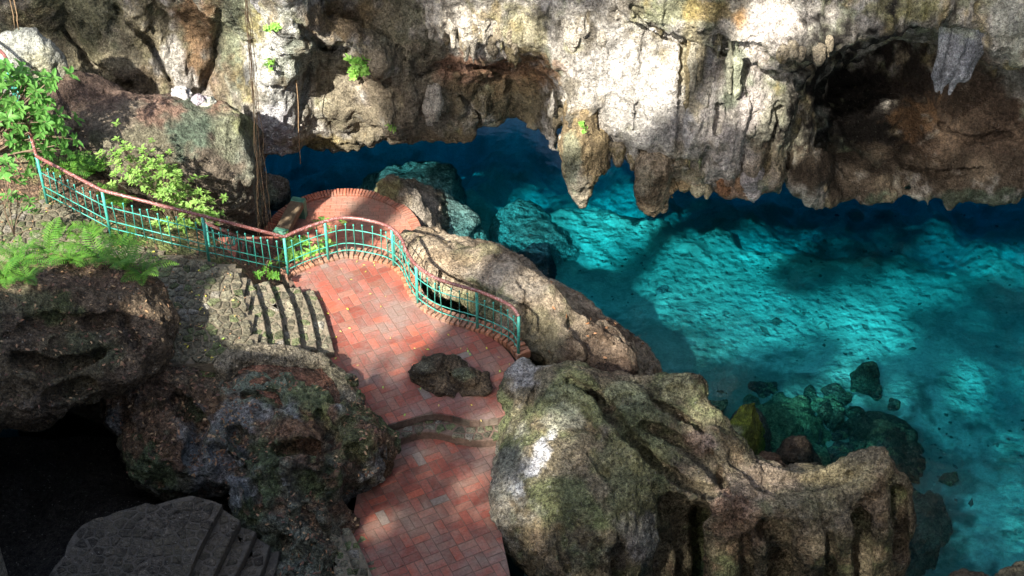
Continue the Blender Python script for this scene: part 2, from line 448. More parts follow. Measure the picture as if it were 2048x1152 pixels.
def litter_material():
    m, nd, lk, bs, out = nodes_of('fallen_leaf')
    a = nd.new('ShaderNodeAttribute'); a.attribute_name = 'Col'
    lk.new(a.outputs['Color'], bs.inputs['Base Color']); bs.inputs['Roughness'].default_value = 0.75
    return m
LITTER = litter_material()
def water_material():
    m, nd, lk, bs, out = nodes_of('clear_turquoise_water'); nd.remove(bs)
    pos = nd.new('ShaderNodeNewGeometry').outputs['Position']
    n = noise_n(nd, lk, pos, 3.5, 3, 0.5); n2 = noise_n(nd, lk, pos, 11.0, 2, 0.5)
    b = N_(nd, 'ShaderNodeBump', Strength=0.22, Distance=0.05); lk.new(n, b.inputs['Height'])
    b2 = N_(nd, 'ShaderNodeBump', Strength=0.15, Distance=0.02); lk.new(n2, b2.inputs['Height']); lk.new(b.outputs[0], b2.inputs['Normal'])
    fr = N_(nd, 'ShaderNodeFresnel', IOR=1.33); lk.new(b2.outputs[0], fr.inputs['Normal'])
    gl = N_(nd, 'ShaderNodeBsdfGlossy', Roughness=0.04); lk.new(b2.outputs[0], gl.inputs['Normal'])
    tr = nd.new('ShaderNodeBsdfTransparent')
    mx = nd.new('ShaderNodeMixShader'); lk.new(fr.outputs[0], mx.inputs[0]); lk.new(tr.outputs[0], mx.inputs[1]); lk.new(gl.outputs[0], mx.inputs[2])
    lk.new(mx.outputs[0], out.inputs['Surface'])
    ab = N_(nd, 'ShaderNodeVolumeAbsorption', Density=0.88); ab.inputs['Color'].default_value = (0.02, 0.80, 0.875, 1)
    sc = N_(nd, 'ShaderNodeVolumeScatter', Density=0.013, Anisotropy=0.2); sc.inputs['Color'].default_value = (0.0, 0.72, 1.0, 1)
    av = nd.new('ShaderNodeAddShader'); lk.new(ab.outputs[0], av.inputs[0]); lk.new(sc.outputs[0], av.inputs[1]); lk.new(av.outputs[0], out.inputs['Volume'])
    return m
WATER = water_material()

# ------------------------------------------------------------------ rocks, cave wall, ground, water
WZ = -2.6                                          # water level
LIME, GREY, PALE = (0.47, 0.435, 0.375), (0.33, 0.315, 0.28), (0.62, 0.59, 0.54)
MOSS, DMOSS, BROWN, DBROWN = (0.125, 0.165, 0.055), (0.065, 0.095, 0.045), (0.245, 0.165, 0.11), (0.12, 0.08, 0.055)
ORANGE, RUST, TAN, DARK, OCHRE, SAGE = (0.43, 0.25, 0.10), (0.33, 0.15, 0.085), (0.42, 0.345, 0.225), (0.06, 0.05, 0.042), (0.36, 0.31, 0.11), (0.27, 0.315, 0.215)
def paint(V, N, base, layers=(), blobs=(), seed=0, streaks=()):
    """layers: (colour, noise scale, threshold, softness, up-bias, strength); blobs: (px, py, rx, ry, colour, strength)"""
    c = np.tile(np.array(base, float), (len(V), 1))
    c *= (1 + 0.22 * fbm(V, 0.9, 3, seed + 5))[:, None]
    for i, (col, sc, th, so, up, st) in enumerate(layers):
        v = fbm(V, sc, 4, seed + 40 + i * 9) + up * N[:, 2]
        a = np.clip((v - th) / so, 0, 1) * st
        c += (np.array(col) - c) * a[:, None]
    for i, (col, sc, th, so, st) in enumerate(streaks):                     # mineral streaks running down the face
        v = fbm(V * (1.6, 1.6, .22), sc, 4, seed + 140 + i * 7) + .35 * fbm(V, 4.0, 2, seed + 150 + i)
        c += (np.array(col) - c) * (np.clip((v - th) / so, 0, 1) * st)[:, None]
    if len(blobs):
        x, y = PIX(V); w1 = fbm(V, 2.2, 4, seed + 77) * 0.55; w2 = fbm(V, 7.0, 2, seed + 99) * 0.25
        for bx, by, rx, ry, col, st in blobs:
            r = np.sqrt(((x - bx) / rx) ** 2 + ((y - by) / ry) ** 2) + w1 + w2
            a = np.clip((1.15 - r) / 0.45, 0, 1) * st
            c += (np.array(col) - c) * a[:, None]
    return np.clip(c, 0.015, 0.85)
def roughen(V, Q, amps):
    """amps: (kind, amplitude, scale, octaves, stretch)"""
    N = vnormals(V, Q); d = 0
    for i, (kind, a, s, o, st) in enumerate(amps):
        p = V * np.array(st)
        if kind == 'fbm': d = d + a * fbm(p, s, o, 200 + i * 13)
        elif kind == 'ridge': d = d + a * ridged(p, s, o, 300 + i * 13)
        else: d = d - a * np.clip(fbm(p, s, o, 400 + i * 13) - 0.12, 0, 0.8)      # pits
    V = V + N * np.asarray(d)[:, None]
    return V, vnormals(V, Q)
STD = (('fbm', 0.05, 2.4, 4, (1, 1, 1)), ('pit', 0.10, 5.0, 3, (1, 1, 1)), ('ridge', 0.014, 9.0, 2, (1, 1, 1)))
def rock(name, vol, base, layers=(), blobs=(), amps=STD, mat=None, seed=0, parent=None, streaks=()):
    V, Q = vol.mesh(); V, N = roughen(V, Q, amps)
    return link(name, np_mesh(name, V, Q, paint(V, N, base, layers, blobs, seed, streaks)), mat or ROCK, parent)
def poly_planes(pix, z, zb, tilt=(0, 0)):
    """planes of a convex block whose top outline is traced at height z"""
    P = [PZ(x, y, z) for x, y in pix]; c = np.mean(P, 0); out = []
    for i in range(len(P)):
        a, b = P[i - 1], P[i]; e = b - a; n = np.array([e[1], -e[0], 0]); n /= np.linalg.norm(n)
        if n @ (a - c) < 0: n = -n
        n[2] = 0.25; out.append((a, n))
    out.append((c, (tilt[0], tilt[1], 1))); out.append(((0, 0, zb), (0, 0, -1)))
    return out, c
def block(name, pix, z, zb, base, label, cat, tilt=(0, 0), h=0.045, layers=(), blobs=(), amps=None, group=None, k=0.14, n=(0.06, 1.6), seed=1):
    pl, c = poly_planes(pix, z, zb, tilt); P = np.array([PZ(x, y, z) for x, y in pix])
    v = Vol((P[:, 0].min() - .5, P[:, 1].min() - .6, zb - .2), (P[:, 0].max() + .5, P[:, 1].max() + .6, z + 0.7), h)
    v.hull(pl, k); v.noise(n[0], n[1], 3, seed)
    return tag(rock(name, v, base, layers, blobs, amps or STD, seed=seed), label, cat, group)

ZP = -2.0
_a, _b, _c = (PZ(x, y, ZP)[:2] for x, y in ((549, 432), (690, 380), (845, 487)))
pc = np.linalg.solve(2 * np.array([_b - _a, _c - _a]), [_b @ _b - _a @ _a, _c @ _c - _a @ _a]); PR = np.linalg.norm(pc - _a)      # round platform
def carve(v): v.cone((*pc, -8), (*pc, 1.2), PR + .02, PR + .02, .06, True)

# --- pool bottom: one sheet that runs on under the whole place
fl = [(1300, 500, -4.9), (1600, 600, -4.7), (1900, 600, -5.1), (1500, 750, -4.0), (1400, 720, -3.7), (1330, 700, -3.5), (1650, 860, -3.7), (1900, 900, -4.6),
      (2000, 1100, -4.4), (1850, 1120, -3.9), (1000, 450, -4.9), (1150, 560, -4.6), (700, 330, -5.8), (1000, 300, -5.4), (1500, 420, -5.5), (1900, 430, -5.7), (2300, 700, -5.0),
      (2300, 1100, -4.6), (600, 300, -6.2), (1000, 520, -4.6), (1250, 620, -4.0), (1750, 740, -4.4), (400, 700, -6.0), (900, 1100, -5.5), (2600, 300, -6.6), (0, 200, -6.6)]
fl = [(x, y, z + (.5 if z > -5.3 and z < -4.2 else 0)) for x, y, z in fl]
flz = tps([tuple(PZ(*p)) for p in fl], 0.3)
gx = np.r_[np.linspace(-60, -8, 14)[:-1], np.arange(-8, 13.5, 0.07), np.linspace(13.5, 60, 12)[1:]]
gy = np.r_[np.linspace(-30, 14, 12)[:-1], np.arange(14, 34, 0.07), np.linspace(34, 90, 12)[1:]]
X, Y = np.meshgrid(gx, gy, indexing='ij')
Z = np.clip(flz(np.clip(X, -9, 13), np.clip(Y, 15, 33)), -8.2, -3.2)
V = np.stack([X, Y, Z], -1).reshape(-1, 3)
V[:, 2] += .45 * np.clip((V[:, 1] - 28.2) / 1.5, 0, 1) * fbm(V * (1, 1, 0), .7, 4, 33); V[:, 2] += 0.10 * fbm(V * (1, 1, 0), 0.5, 3, 3) + 0.03 * np.clip(fbm(V * (1, 1, 0), 4.0, 4, 8), 0, 1) + 0.015 * np.clip(ridged(V * (1, 1, 0), 7.0, 2, 21), 0, 2)
ni, nj = X.shape; I = np.arange(ni * nj).reshape(ni, nj)
Q = np.stack([I[:-1, :-1], I[1:, :-1], I[1:, 1:], I[:-1, 1:]], -1).reshape(-1, 4)
N = vnormals(V, Q)
c = paint(V, N, (0.54, 0.58, 0.48), [((0.30, 0.31, 0.28), 1.1, 0.25, 0.5, 0, 0.5), ((0.20, 0.22, 0.18), 5.0, 0.5, 0.5, 0, 0.5)],
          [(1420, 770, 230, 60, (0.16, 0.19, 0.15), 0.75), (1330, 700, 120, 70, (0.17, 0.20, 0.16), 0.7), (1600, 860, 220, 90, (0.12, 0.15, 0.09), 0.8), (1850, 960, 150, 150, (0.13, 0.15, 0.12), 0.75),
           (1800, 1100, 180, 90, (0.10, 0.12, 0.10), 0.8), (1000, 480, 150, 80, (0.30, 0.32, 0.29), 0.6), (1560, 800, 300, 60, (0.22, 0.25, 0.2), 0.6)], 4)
struct(link('pool_bottom', np_mesh('pool_bottom', V, Q, c), SAND))

# --- water: one closed clear body
def slab(x0, x1, y0, y1, z0, z1):
    m = MB(); m.box(((x0 + x1) / 2, (y0 + y1) / 2, (z0 + z1) / 2), ((x1 - x0) / 2, 0, 0), (0, (y1 - y0) / 2, 0), (0, 0, (z1 - z0) / 2)); return m
struct(slab(-58, 58, -28, 88, -9.0, WZ).build('water', WATER))

# --- cave wall: an overhanging face, cut off above the water
wp = [(-150, 0, 29.0), (0, 0, 29.1), (150, 60, 29.3), (300, 60, 29.4), (300, 200, 29.1), (450, 60, 29.3), (450, 210, 29.5), (150, 200, 29.2),
      (590, 30, 28.1), (565, 150, 28.7), (545, 250, 29.1), (495, 100, 29.5), (600, 275, 29.8), (655, 150, 29.3), (700, 35, 29.6), (760, 30, 29.3), (640, 0, 28.6),
      (700, 200, 29.2), (850, 210, 28.9), (770, 110, 28.6), (840, 160, 28.9), (650, 260, 29.5), (900, 285, 29.2), (800, 270, 29.2), (860, 60, 28.6),
      (1000, 160, 29.3), (1050, 215, 29.6), (980, 230, 29.3), (1090, 160, 28.8), (900, 40, 28.1), (1000, 50, 27.8), (960, 110, 28.2), (1040, 115, 27.9), (880, 130, 28.8),
      (1100, 60, 27.6), (1150, 150, 27.5), (1200, 250, 27.25), (1250, 100, 27.2), (1300, 200, 26.9), (1400, 250, 26.75), (1300, 330, 26.9), (1450, 350, 26.95),
      (1430, 90, 27.45), (1430, 140, 27.1), (1550, 200, 27.1), (1540, 300, 27.1), (1600, 300, 27.5), (1550, 140, 27.2), (1600, 360, 27.4),
      (1330, 30, 26.9), (1420, 45, 26.75), (1500, 60, 26.65), (1590, 85, 26.7), (1620, 60, 26.8), (1700, 40, 26.95), (1850, 25, 27.0), (1700, 85, 27.8), (1640, 170, 28.4),
      (1720, 200, 29.9), (1680, 260, 29.3), (1760, 130, 30.3), (1740, 290, 28.9), (1830, 120, 30.2), (1700, 335, 28.0), (1760, 335, 28.2), (1650, 345, 27.6),
      (1900, 220, 29.4), (2000, 240, 29.0), (1850, 320, 28.7), (1950, 330, 28.2), (1750, 365, 28.1), (2048, 350, 28.0), (1640, 390, 27.5), (1840, 220, 30.2),
      (1925, 20, 27.3), (2020, 60, 27.4), (2000, 125, 28.2), (1880, 100, 29.6), (1960, 150, 29.4), (2150, 100, 27.4), (2150, 350, 28)]
wp += [(x, -260, 27.3 + (1.4 if x < 500 else 0)) for x in range(-100, 2200, 230)] + [(x, 470, 28.5) for x in range(-100, 500, 200)]
be = [(-200, 560, 29), (440, 420, 29.4), (505, 300, 29.4), (545, 284, 29.4), (575, 286, 29.6), (605, 264, 29.8), (650, 287, 29.6), (700, 300, 29.5), (760, 301, 29.5), (820, 293, 29.3), (880, 291, 29.2),
      (930, 285, 29.2), (980, 262, 29.3), (1030, 262, 29.3), (1070, 264, 29.0), (1100, 272, 28.5), (1128, 300, 27.7), (1165, 330, 27.3), (1190, 325, 27.2), (1215, 312, 27.2), (1250, 328, 27.1),
      (1280, 345, 27), (1350, 366, 27), (1400, 374, 27), (1450, 374, 27), (1500, 368, 27), (1560, 388, 27.2), (1640, 411, 27.5), (1720, 396, 27.9), (1800, 386, 28.1), (1900, 400, 28.1), (2048, 394, 28), (2250, 400, 28)]
be = [(x, y + (20 if 560 < x < 1120 else 0), Y) for x, y, Y in be]
wp += [p for p in be if p[0] > 560 and p[0] < 2100]
wc = np.array([(*PY(*p)[[0, 2]], p[2]) for p in wp])
ysurf = tps(wc, 0.03)
bexz = np.array([PY(*p)[[0, 2]] for p in be])
v = Vol((-12.2, 25.4, -3.4), (12.2, 33.4, 4.6), 0.056)
XX, ZZ = np.meshgrid(v.ax[0], v.ax[2], indexing='ij')
YS = np.clip(ysurf(XX, ZZ), 26.0, 32.6).astype(np.float32)
ZB = np.interp(XX[:, 0], bexz[:, 0], bexz[:, 1]).astype(np.float32)
sx, sy, sz = v.grid((slice(None),) * 3)
face = (YS[:, None, :] - sy) * 0.85
under = ZB[:, None, None] + 0.10 * np.maximum(sy - 28.0, 0) - sz
v.f = (-smin(-face, -under, 0.28)).astype(np.float32); del face, under
def wpt(px, py, Y): return PY(px, py, Y)
# deep hollow on the right, hollow behind the arch, hollow under the upper left lobe
v.ell(wpt(1745, 180, 29.9), (0.95, 1.8, 1.2), 0.4, True)
v.ell(wpt(1648, 215, 29.0), (0.75, 1.3, 1.2), 0.35, True)
v.ell(wpt(1850, 130, 29.4), (0.8, 1.2, 0.7), 0.4, True)
v.ell(wpt(1760, 260, 29.2), (0.7, 1.0, 0.7), 0.4, True)
v.ell(wpt(1030, 190, 28.5), (0.95, 0.6, 0.5), 0.4, True)
v.ell(wpt(700, 22, 28.5), (0.9, 0.8, 0.55), 0.4, True)
v.ell(wpt(1430, 72, 26.9), (0.62, 0.42, 0.22), 0.2, True)
v.ell(wpt(1715, 290, 30.6), (1.5, 1.3, 1.1), 0.4)
# ledges, lobes and ribs
v.chain([(wpt(1255, 0, 27.0), .22), (wpt(1330, 42, 26.9), .2), (wpt(1400, 52, 26.75), .26), (wpt(1480, 48, 26.7), .3), (wpt(1520, 62, 26.6), .32), (wpt(1590, 92, 26.5), .26), (wpt(1660, 55, 26.7), .3), (wpt(1760, 25, 26.9), .35), (wpt(1860, 12, 27.0), .35)], 0.3)
v.ell(wpt(1560, 45, 26.75), (0.75, 0.6, 0.6), 0.3)
v.ell(wpt(1925, 15, 27.3), (0.55, 0.5, 0.45), 0.3); v.ell(wpt(2030, 40, 27.3), (0.75, 0.7, 1.0), 0.4)
v.chain([(wpt(560, -30, 27.6), .35), (wpt(585, 25, 27.9), .3), (wpt(620, 65, 28.2), .25), (wpt(690, 75, 28.4), .2), (wpt(745, 115, 28.5), .22), (wpt(770, 150, 28.8), .2)], 0.25)
v.chain([(wpt(580, 30, 27.9), .3), (wpt(572, 120, 28.5), .35), (wpt(560, 220, 29.0), .3), (wpt(575, 268, 29.3), .25)], 0.35)
v.chain([(wpt(540, 170, 29.0), .25), (wpt(535, 260, 29.2), .35)], 0.3)
v.chain([(wpt(1150, 110, 27.7), .3), (wpt(1155, 200, 27.4), .35), (wpt(1150, 280, 27.25), .35)], 0.35)
v.chain([(wpt(820, 185, 28.9), .25), (wpt(790, 240, 29.1), .3), (wpt(740, 275, 29.4), .25)], 0.3)
for a in ((1545, 190, 1500, 380), (1580, 200, 1545, 350), (1480, 290, 1455, 380)):
    v.chain([(wpt(a[0], a[1], 27.15), .12), (wpt(a[2], a[3], 27.0), .2)], 0.3)
for a in ((1510, 225, 1478, 350), (1562, 215, 1530, 345), (1605, 210, 1580, 330)):
    v.chain([(wpt(a[0], a[1], 26.95), .10), (wpt(a[2], a[3], 26.85), .10)], 0.25, True)
v.scoop([(1385, 78), (1430, 82), (1500, 100), (1560, 128), (1610, 130), (1680, 112), (1760, 85)], .22, .22, .08)
v.scoop([(1262, 10), (1300, 45), (1345, 72)], .10, .12, .06); v.scoop([(1368, 90), (1368, 200), (1360, 300)], .07, .08, .05); v.scoop([(1490, 90), (1492, 190)], .07, .08, .05)
v.scoop([(600, 50), (650, 95), (700, 100), (745, 145)], .14, .16, .06); v.scoop([(615, 110), (605, 200), (590, 260)], .16, .14, .1); v.scoop([(830, 150), (870, 130), (930, 135), (1000, 128), (1070, 125), (1120, 150)], .16, .18, .08)
v.scoop([(800, 90), (835, 130), (815, 180)], .14, .14, .08); v.scoop([(1118, 170), (1122, 240), (1110, 290)], .14, .14, .08); v.scoop([(880, 190), (890, 250)], .1, .1, .08); v.scoop([(640, 255), (700, 268), (760, 262)], .1, .12, .06)
v.scoop([(130, 60), (180, 130), (260, 175)], .16, .14, .1); v.scoop([(230, 10), (300, 90), (340, 160)], .14, .10, .1); v.scoop([(440, 20), (430, 120), (400, 190)], .12, .10, .1); v.scoop([(1240, 250), (1245, 320)], .1, .1, .06); v.scoop([(1440, 215), (1435, 260)], .14, .12, .06)
v.noise(0.15, 0.75, 3, 5); v.noise(0.05, 3.1, 2, 15, stretch=(1, 1, 0.5)); v.noise(0.05, 2.4, 2, 25, 'ridge', stretch=(1.3, 1.3, 0.35))
for pix, r, dp in (([(1262, 12), (1300, 46), (1345, 74), (1372, 92)], .05, .25), ([(1366, 95), (1364, 200), (1358, 300)], .04, .16), ([(1492, 90), (1494, 190)], .045, .18), ([(600, 52), (650, 97), (700, 102), (745, 147)], .06, .3), ([(840, 150), (880, 132), (930, 136), (1000, 130), (1070, 126), (1120, 152)], .07, .3), ([(1120, 170), (1124, 240), (1114, 290)], .07, .3),
                   ([(130, 60), (180, 130), (260, 178)], .06, .22), ([(230, 10), (300, 90), (340, 160)], .05, .18), ([(440, 20), (430, 120), (400, 190)], .05, .18), ([(1438, 215), (1434, 262)], .07, .3), ([(1505, 225), (1478, 340)], .05, .18), ([(1560, 215), (1530, 345)], .06, .22), ([(1600, 205), (1575, 330)], .06, .25), ([(620, 130), (606, 200), (592, 258)], .06, .25), ([(770, 160), (800, 200), (790, 250)], .05, .2), ([(920, 190), (960, 230), (950, 270)], .05, .2), ([(1800, 330), (1870, 350), (1960, 340)], .06, .3), ([(1880, 250), (1940, 280), (2020, 270)], .06, .3), ([(1280, 300), (1330, 320), (1400, 330)], .05, .2)):
    v.scoop(pix, r, dp, .04)
wall_blobs = [
    (250, 90, 300, 150, (0.25, 0.215, 0.13), .8), (170, 30, 110, 60, DMOSS, .5), (400, 70, 45, 120, (0.36, 0.22, 0.12), .8), (470, 120, 50, 130, SAGE, .65), (420, 180, 60, 60, BROWN, .6), (330, 180, 90, 40, DBROWN, .6), (345, 110, 30, 55, PALE, .7), (375, 180, 30, 40, PALE, .7),
    (515, 60, 30, 60, OCHRE, .7), (500, 170, 30, 80, (0.42, 0.34, 0.17), .6), (560, 150, 62, 150, (0.60, 0.60, 0.56), .9), (545, 250, 50, 50, (0.62, 0.62, 0.66), .8), (600, 120, 45, 50, SAGE, .6), (660, 160, 60, 60, (0.36, 0.32, 0.22), .6),
    (710, 40, 100, 40, (0.26, 0.18, 0.09), .8), (800, 40, 60, 70, (0.20, 0.19, 0.14), .7), (830, 110, 80, 60, (0.14, 0.13, 0.08), .8), (740, 160, 40, 40, (0.30, 0.20, 0.12), .7), (750, 210, 60, 50, (0.31, 0.22, 0.15), .6),
    (690, 230, 80, 40, (0.27, 0.24, 0.14), .7), (650, 285, 60, 20, (0.40, 0.30, 0.08), .7), (840, 220, 240, 110, (0.24, 0.205, 0.145), .85), (880, 230, 50, 50, (0.36, 0.32, 0.25), .6), (1040, 150, 90, 40, (0.28, 0.15, 0.07), .85), (950, 140, 60, 40, (0.36, 0.20, 0.13), .8), (1010, 210, 110, 60, (0.17, 0.14, 0.08), .8),
    (930, 285, 120, 25, (0.20, 0.15, 0.09), .7), (1060, 60, 60, 40, (0.47, 0.42, 0.22), .6), (1170, 270, 45, 70, (0.36, 0.25, 0.11), .8), (1170, 350, 45, 60, (0.34, 0.25, 0.13), .7),
    (1300, 200, 150, 150, PALE, .75), (1480, 220, 100, 120, (0.62, 0.56, 0.52), .7), (1385, 120, 25, 110, (0.33, 0.28, 0.15), .75), (1470, 130, 30, 70, SAGE, .7), (1460, 190, 30, 30, DMOSS, .5), (1560, 260, 45, 90, (0.24, 0.24, 0.16), .7), (1340, 20, 50, 30, (0.26, 0.28, 0.14), .7),
    (1430, 25, 60, 25, (0.42, 0.31, 0.11), .7), (1540, 60, 80, 50, (0.66, 0.60, 0.55), .7), (1480, 40, 25, 30, ORANGE, .8), (1800, 20, 80, 25, (0.30, 0.28, 0.10), .7), (1320, 340, 80, 40, (0.38, 0.33, 0.20), .6), (1430, 390, 80, 25, (0.38, 0.21, 0.12), .7), (1560, 340, 60, 40, (0.48, 0.38, 0.25), .6),
    (1920, 270, 200, 150, (0.15, 0.10, 0.065), .95), (1725, 205, 135, 165, (0.022, 0.019, 0.016), 1), (1850, 365, 280, 60, (0.125, 0.095, 0.065), .95), (2020, 60, 50, 80, (0.42, 0.42, 0.34), .7), (1690, 335, 110, 50, (0.085, 0.065, 0.045), .95), (1820, 180, 60, 90, (0.06, 0.045, 0.035), .9), (1960, 190, 90, 90, (0.12, 0.085, 0.06), .8), (1830, 240, 50, 40, (0.34, 0.20, 0.10), .6), (1950, 400, 180, 22, (0.10, 0.14, 0.09), .7)]  # near-black hollow blobs: the recess shade painted into the colour
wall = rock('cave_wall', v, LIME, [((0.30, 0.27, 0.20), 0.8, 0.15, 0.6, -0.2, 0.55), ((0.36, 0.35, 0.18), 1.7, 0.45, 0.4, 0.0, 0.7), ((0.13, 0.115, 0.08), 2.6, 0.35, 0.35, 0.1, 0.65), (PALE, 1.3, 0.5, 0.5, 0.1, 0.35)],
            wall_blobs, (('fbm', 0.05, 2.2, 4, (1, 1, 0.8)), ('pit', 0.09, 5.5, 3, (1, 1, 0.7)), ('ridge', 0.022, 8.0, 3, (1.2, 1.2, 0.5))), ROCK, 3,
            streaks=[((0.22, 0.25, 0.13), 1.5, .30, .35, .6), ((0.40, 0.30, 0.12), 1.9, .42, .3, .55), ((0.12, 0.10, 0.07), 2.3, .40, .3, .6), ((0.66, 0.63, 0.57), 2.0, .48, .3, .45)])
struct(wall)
def stalactite(paths, base, h=0.035, k=0.12, blobs=(), amps=None, layers=()):
    """paths: list of [(px, py, Y, r), ...]"""
    P = [[(PY(x, y, Y), r) for x, y, Y, r in ch] for ch in paths]
    A = np.array([p for ch in P for p, r in ch]); R = max(r for ch in P for p, r in ch) + 0.2
    s = Vol(A.min(0) - R, A.max(0) + R, h)
    for ch in P: s.chain(ch, k)
    s.noise(0.035, 3.0, 3, 9, stretch=(1, 1, 0.35))
    return rock('stalactite', s, base, layers, blobs, amps or (('ridge', 0.02, 6.0, 3, (1.4, 1.4, 0.3)), ('pit', 0.07, 7.0, 3, (1, 1, 0.5))), ROCK, 31, wall)
BRN = (0.36, 0.27, 0.15)
stalactite([[(1162, 215, 27.3, .32), (1158, 290, 27.15, .40), (1163, 340, 27.1, .36), (1163, 378, 27.1, .22), (1165, 404, 27.1, .10)], [(1185, 280, 27.2, .3), (1190, 330, 27.1, .22), (1180, 352, 27.1, .12)]], (0.38, 0.29, 0.16), blobs=[(1155, 380, 25, 40, (0.42, 0.39, 0.31), .7), (1140, 320, 16, 60, SAGE, .6)], layers=[((0.16, 0.12, 0.07), 2.5, .3, .3, 0, .7)])
stalactite([[(1310, 330, 26.9, .42), (1302, 372, 26.85, .30), (1300, 402, 26.85, .24), (1298, 414, 26.85, .13)], [(1315, 390, 26.85, .2), (1307, 428, 26.85, .07)], [(1322, 380, 26.85, .15), (1327, 420, 26.85, .06)]], (0.33, 0.26, 0.17), blobs=[(1290, 370, 25, 40, (0.40, 0.37, 0.26), .6)], layers=[((0.12, 0.085, 0.05), 2.5, .25, .3, 0, .7)])
for x, y0, y1, r, c in ((1365, 355, 384, .14, BRN), (1395, 360, 390, .16, (0.40, 0.36, 0.25)), (1412, 365, 396, .10, (0.34, 0.30, 0.2)), (1447, 360, 392, .17, (0.36, 0.19, 0.10)), (1475, 358, 388, .12, (0.35, 0.22, 0.13)), (1343, 360, 395, .12, BRN)):
    stalactite([[(x, y0, 26.95, r), (x + 2, (y0 + y1) / 2, 26.9, r * .75), (x + 1, y1, 26.9, .03)]], c)
stalactite([[(1503, 352, 27.0, .26), (1505, 385, 26.95, .14), (1508, 405, 26.95, .03)], [(1490, 360, 27.0, .2), (1500, 380, 26.95, .1)]], (0.52, 0.48, 0.46))
for x, y0, y1, r, Y in ((862, 15, 74, .12, 28.2), (880, 10, 76, .16, 28.1), (905, 15, 92, .09, 28.05), (897, 40, 70, .1, 28.1), (932, 5, 118, .13, 27.95), (946, 30, 128, .08, 27.95), (956, 0, 78, .09, 27.9), (968, 0, 86, .10, 27.9), (1003, 35, 112, .11, 27.9), (1024, 60, 124, .05, 27.9), (1144, 40, 118, .17, 27.5), (1168, 40, 80, .12, 27.4), (1205, 45, 114, .12, 27.35), (1235, 20, 50, .1, 27.2)):
    stalactite([[(x, y0, Y, r), (x + 1, y0 * .55 + y1 * .45, Y - .03, r * .75), (x + 1, y1, Y, .02)]], (0.56, 0.51, 0.42), 0.03, layers=[((0.36, 0.32, 0.12), 2.0, .2, .4, -.3, .7)])
stalactite([[(866, 180, 28.75, .10), (862, 215, 28.75, .13), (858, 248, 28.8, .06)], [(874, 176, 28.7, .07), (874, 205, 28.7, .10), (872, 238, 28.75, .04)]], (0.56, 0.52, 0.44), 0.03)
stalactite([[(515, -20, 27.8, .25), (532, 8, 27.8, .2), (545, 34, 27.8, .06)], [(540, -20, 27.7, .2), (552, 15, 27.8, .1)]], (0.44, 0.43, 0.42))
for x0, x1, y0, y1, r, c in ((1377, 1372, 70, 345, .05, (0.34, 0.28, 0.16)), (1392, 1384, 66, 180, .07, (0.44, 0.40, 0.30)), (1405, 1398, 66, 160, .05, (0.38, 0.33, 0.22)), (1441, 1436, 64, 120, .06, (0.24, 0.22, 0.14)), (1462, 1458, 62, 185, .06, (0.38, 0.38, 0.28)), (1480, 1474, 60, 190, .07, (0.36, 0.38, 0.27)), (1384, 1378, 250, 340, .07, (0.40, 0.38, 0.18)), (1402, 1398, 240, 345, .09, (0.44, 0.47, 0.26)), (1420, 1410, 160, 245, .08, (0.5, 0.46, 0.38))):
    stalactite([[(x0, y0, 26.85, r), ((x0 + x1) / 2 - 2, (y0 + y1) / 2, 26.72, r), (x1, y1, 26.72, r * .5)]], c, 0.03)
SL = (0.36, 0.38, 0.41)
stalactite([[(1893 + i * 16, 25, 27.2 + (i % 2) * .06, .16), (1888 + i * 15, 90, 27.15 + (i % 2) * .07, .115), (1876 + i * 11, 150, 27.1 + (i % 2) * .05, .095), (1874 + i * 8, t, 27.1, .045)] for i, t in enumerate((180, 186, 170, 187, 160, 128))], (0.37, 0.385, 0.415), 0.03, 0.04,
           blobs=[(1915, 45, 50, 35, (0.42, 0.45, 0.36), .8)], amps=(('ridge', 0.008, 6.0, 2, (1.4, 1.4, 0.25)), ('fbm', 0.008, 9.0, 2, (1, 1, 0.5))))

rs = np.random.default_rng(77)
for i in range(34):                                   # thin broken spikes along the lower edge and under the lips
    if i < 20: x = rs.uniform(1135, 1560); y0 = np.interp(x, [p[0] for p in be], [p[1] for p in be]) - 14; Y = np.interp(x, [p[0] for p in be], [p[2] for p in be]) - .05; L = rs.uniform(16, 40)
    elif i < 28: x = rs.uniform(860, 1060); y0 = rs.uniform(60, 105); h_, d_ = v.hit(x, y0); Y = (h_[1] if h_ is not None else 28) - .03; L = rs.uniform(18, 45)
    else: x = rs.uniform(1560, 1680); y0 = rs.uniform(85, 110); h_, d_ = v.hit(x, y0); Y = (h_[1] if h_ is not None else 27) - .03; L = rs.uniform(12, 26)
    r_ = rs.uniform(.05, .10); stalactite([[(x, y0 - 8, Y + .05, r_ * 1.5), (x + rs.uniform(-3, 3), y0 + L * .4, Y, r_ * .7), (x + rs.uniform(-4, 4), y0 + L, Y, .012)]], np.array([0.40, 0.34, 0.24]) * rs.uniform(.7, 1.2), 0.025, layers=[((0.30, 0.24, 0.10), 2.0, .2, .4, -.3, .6)])

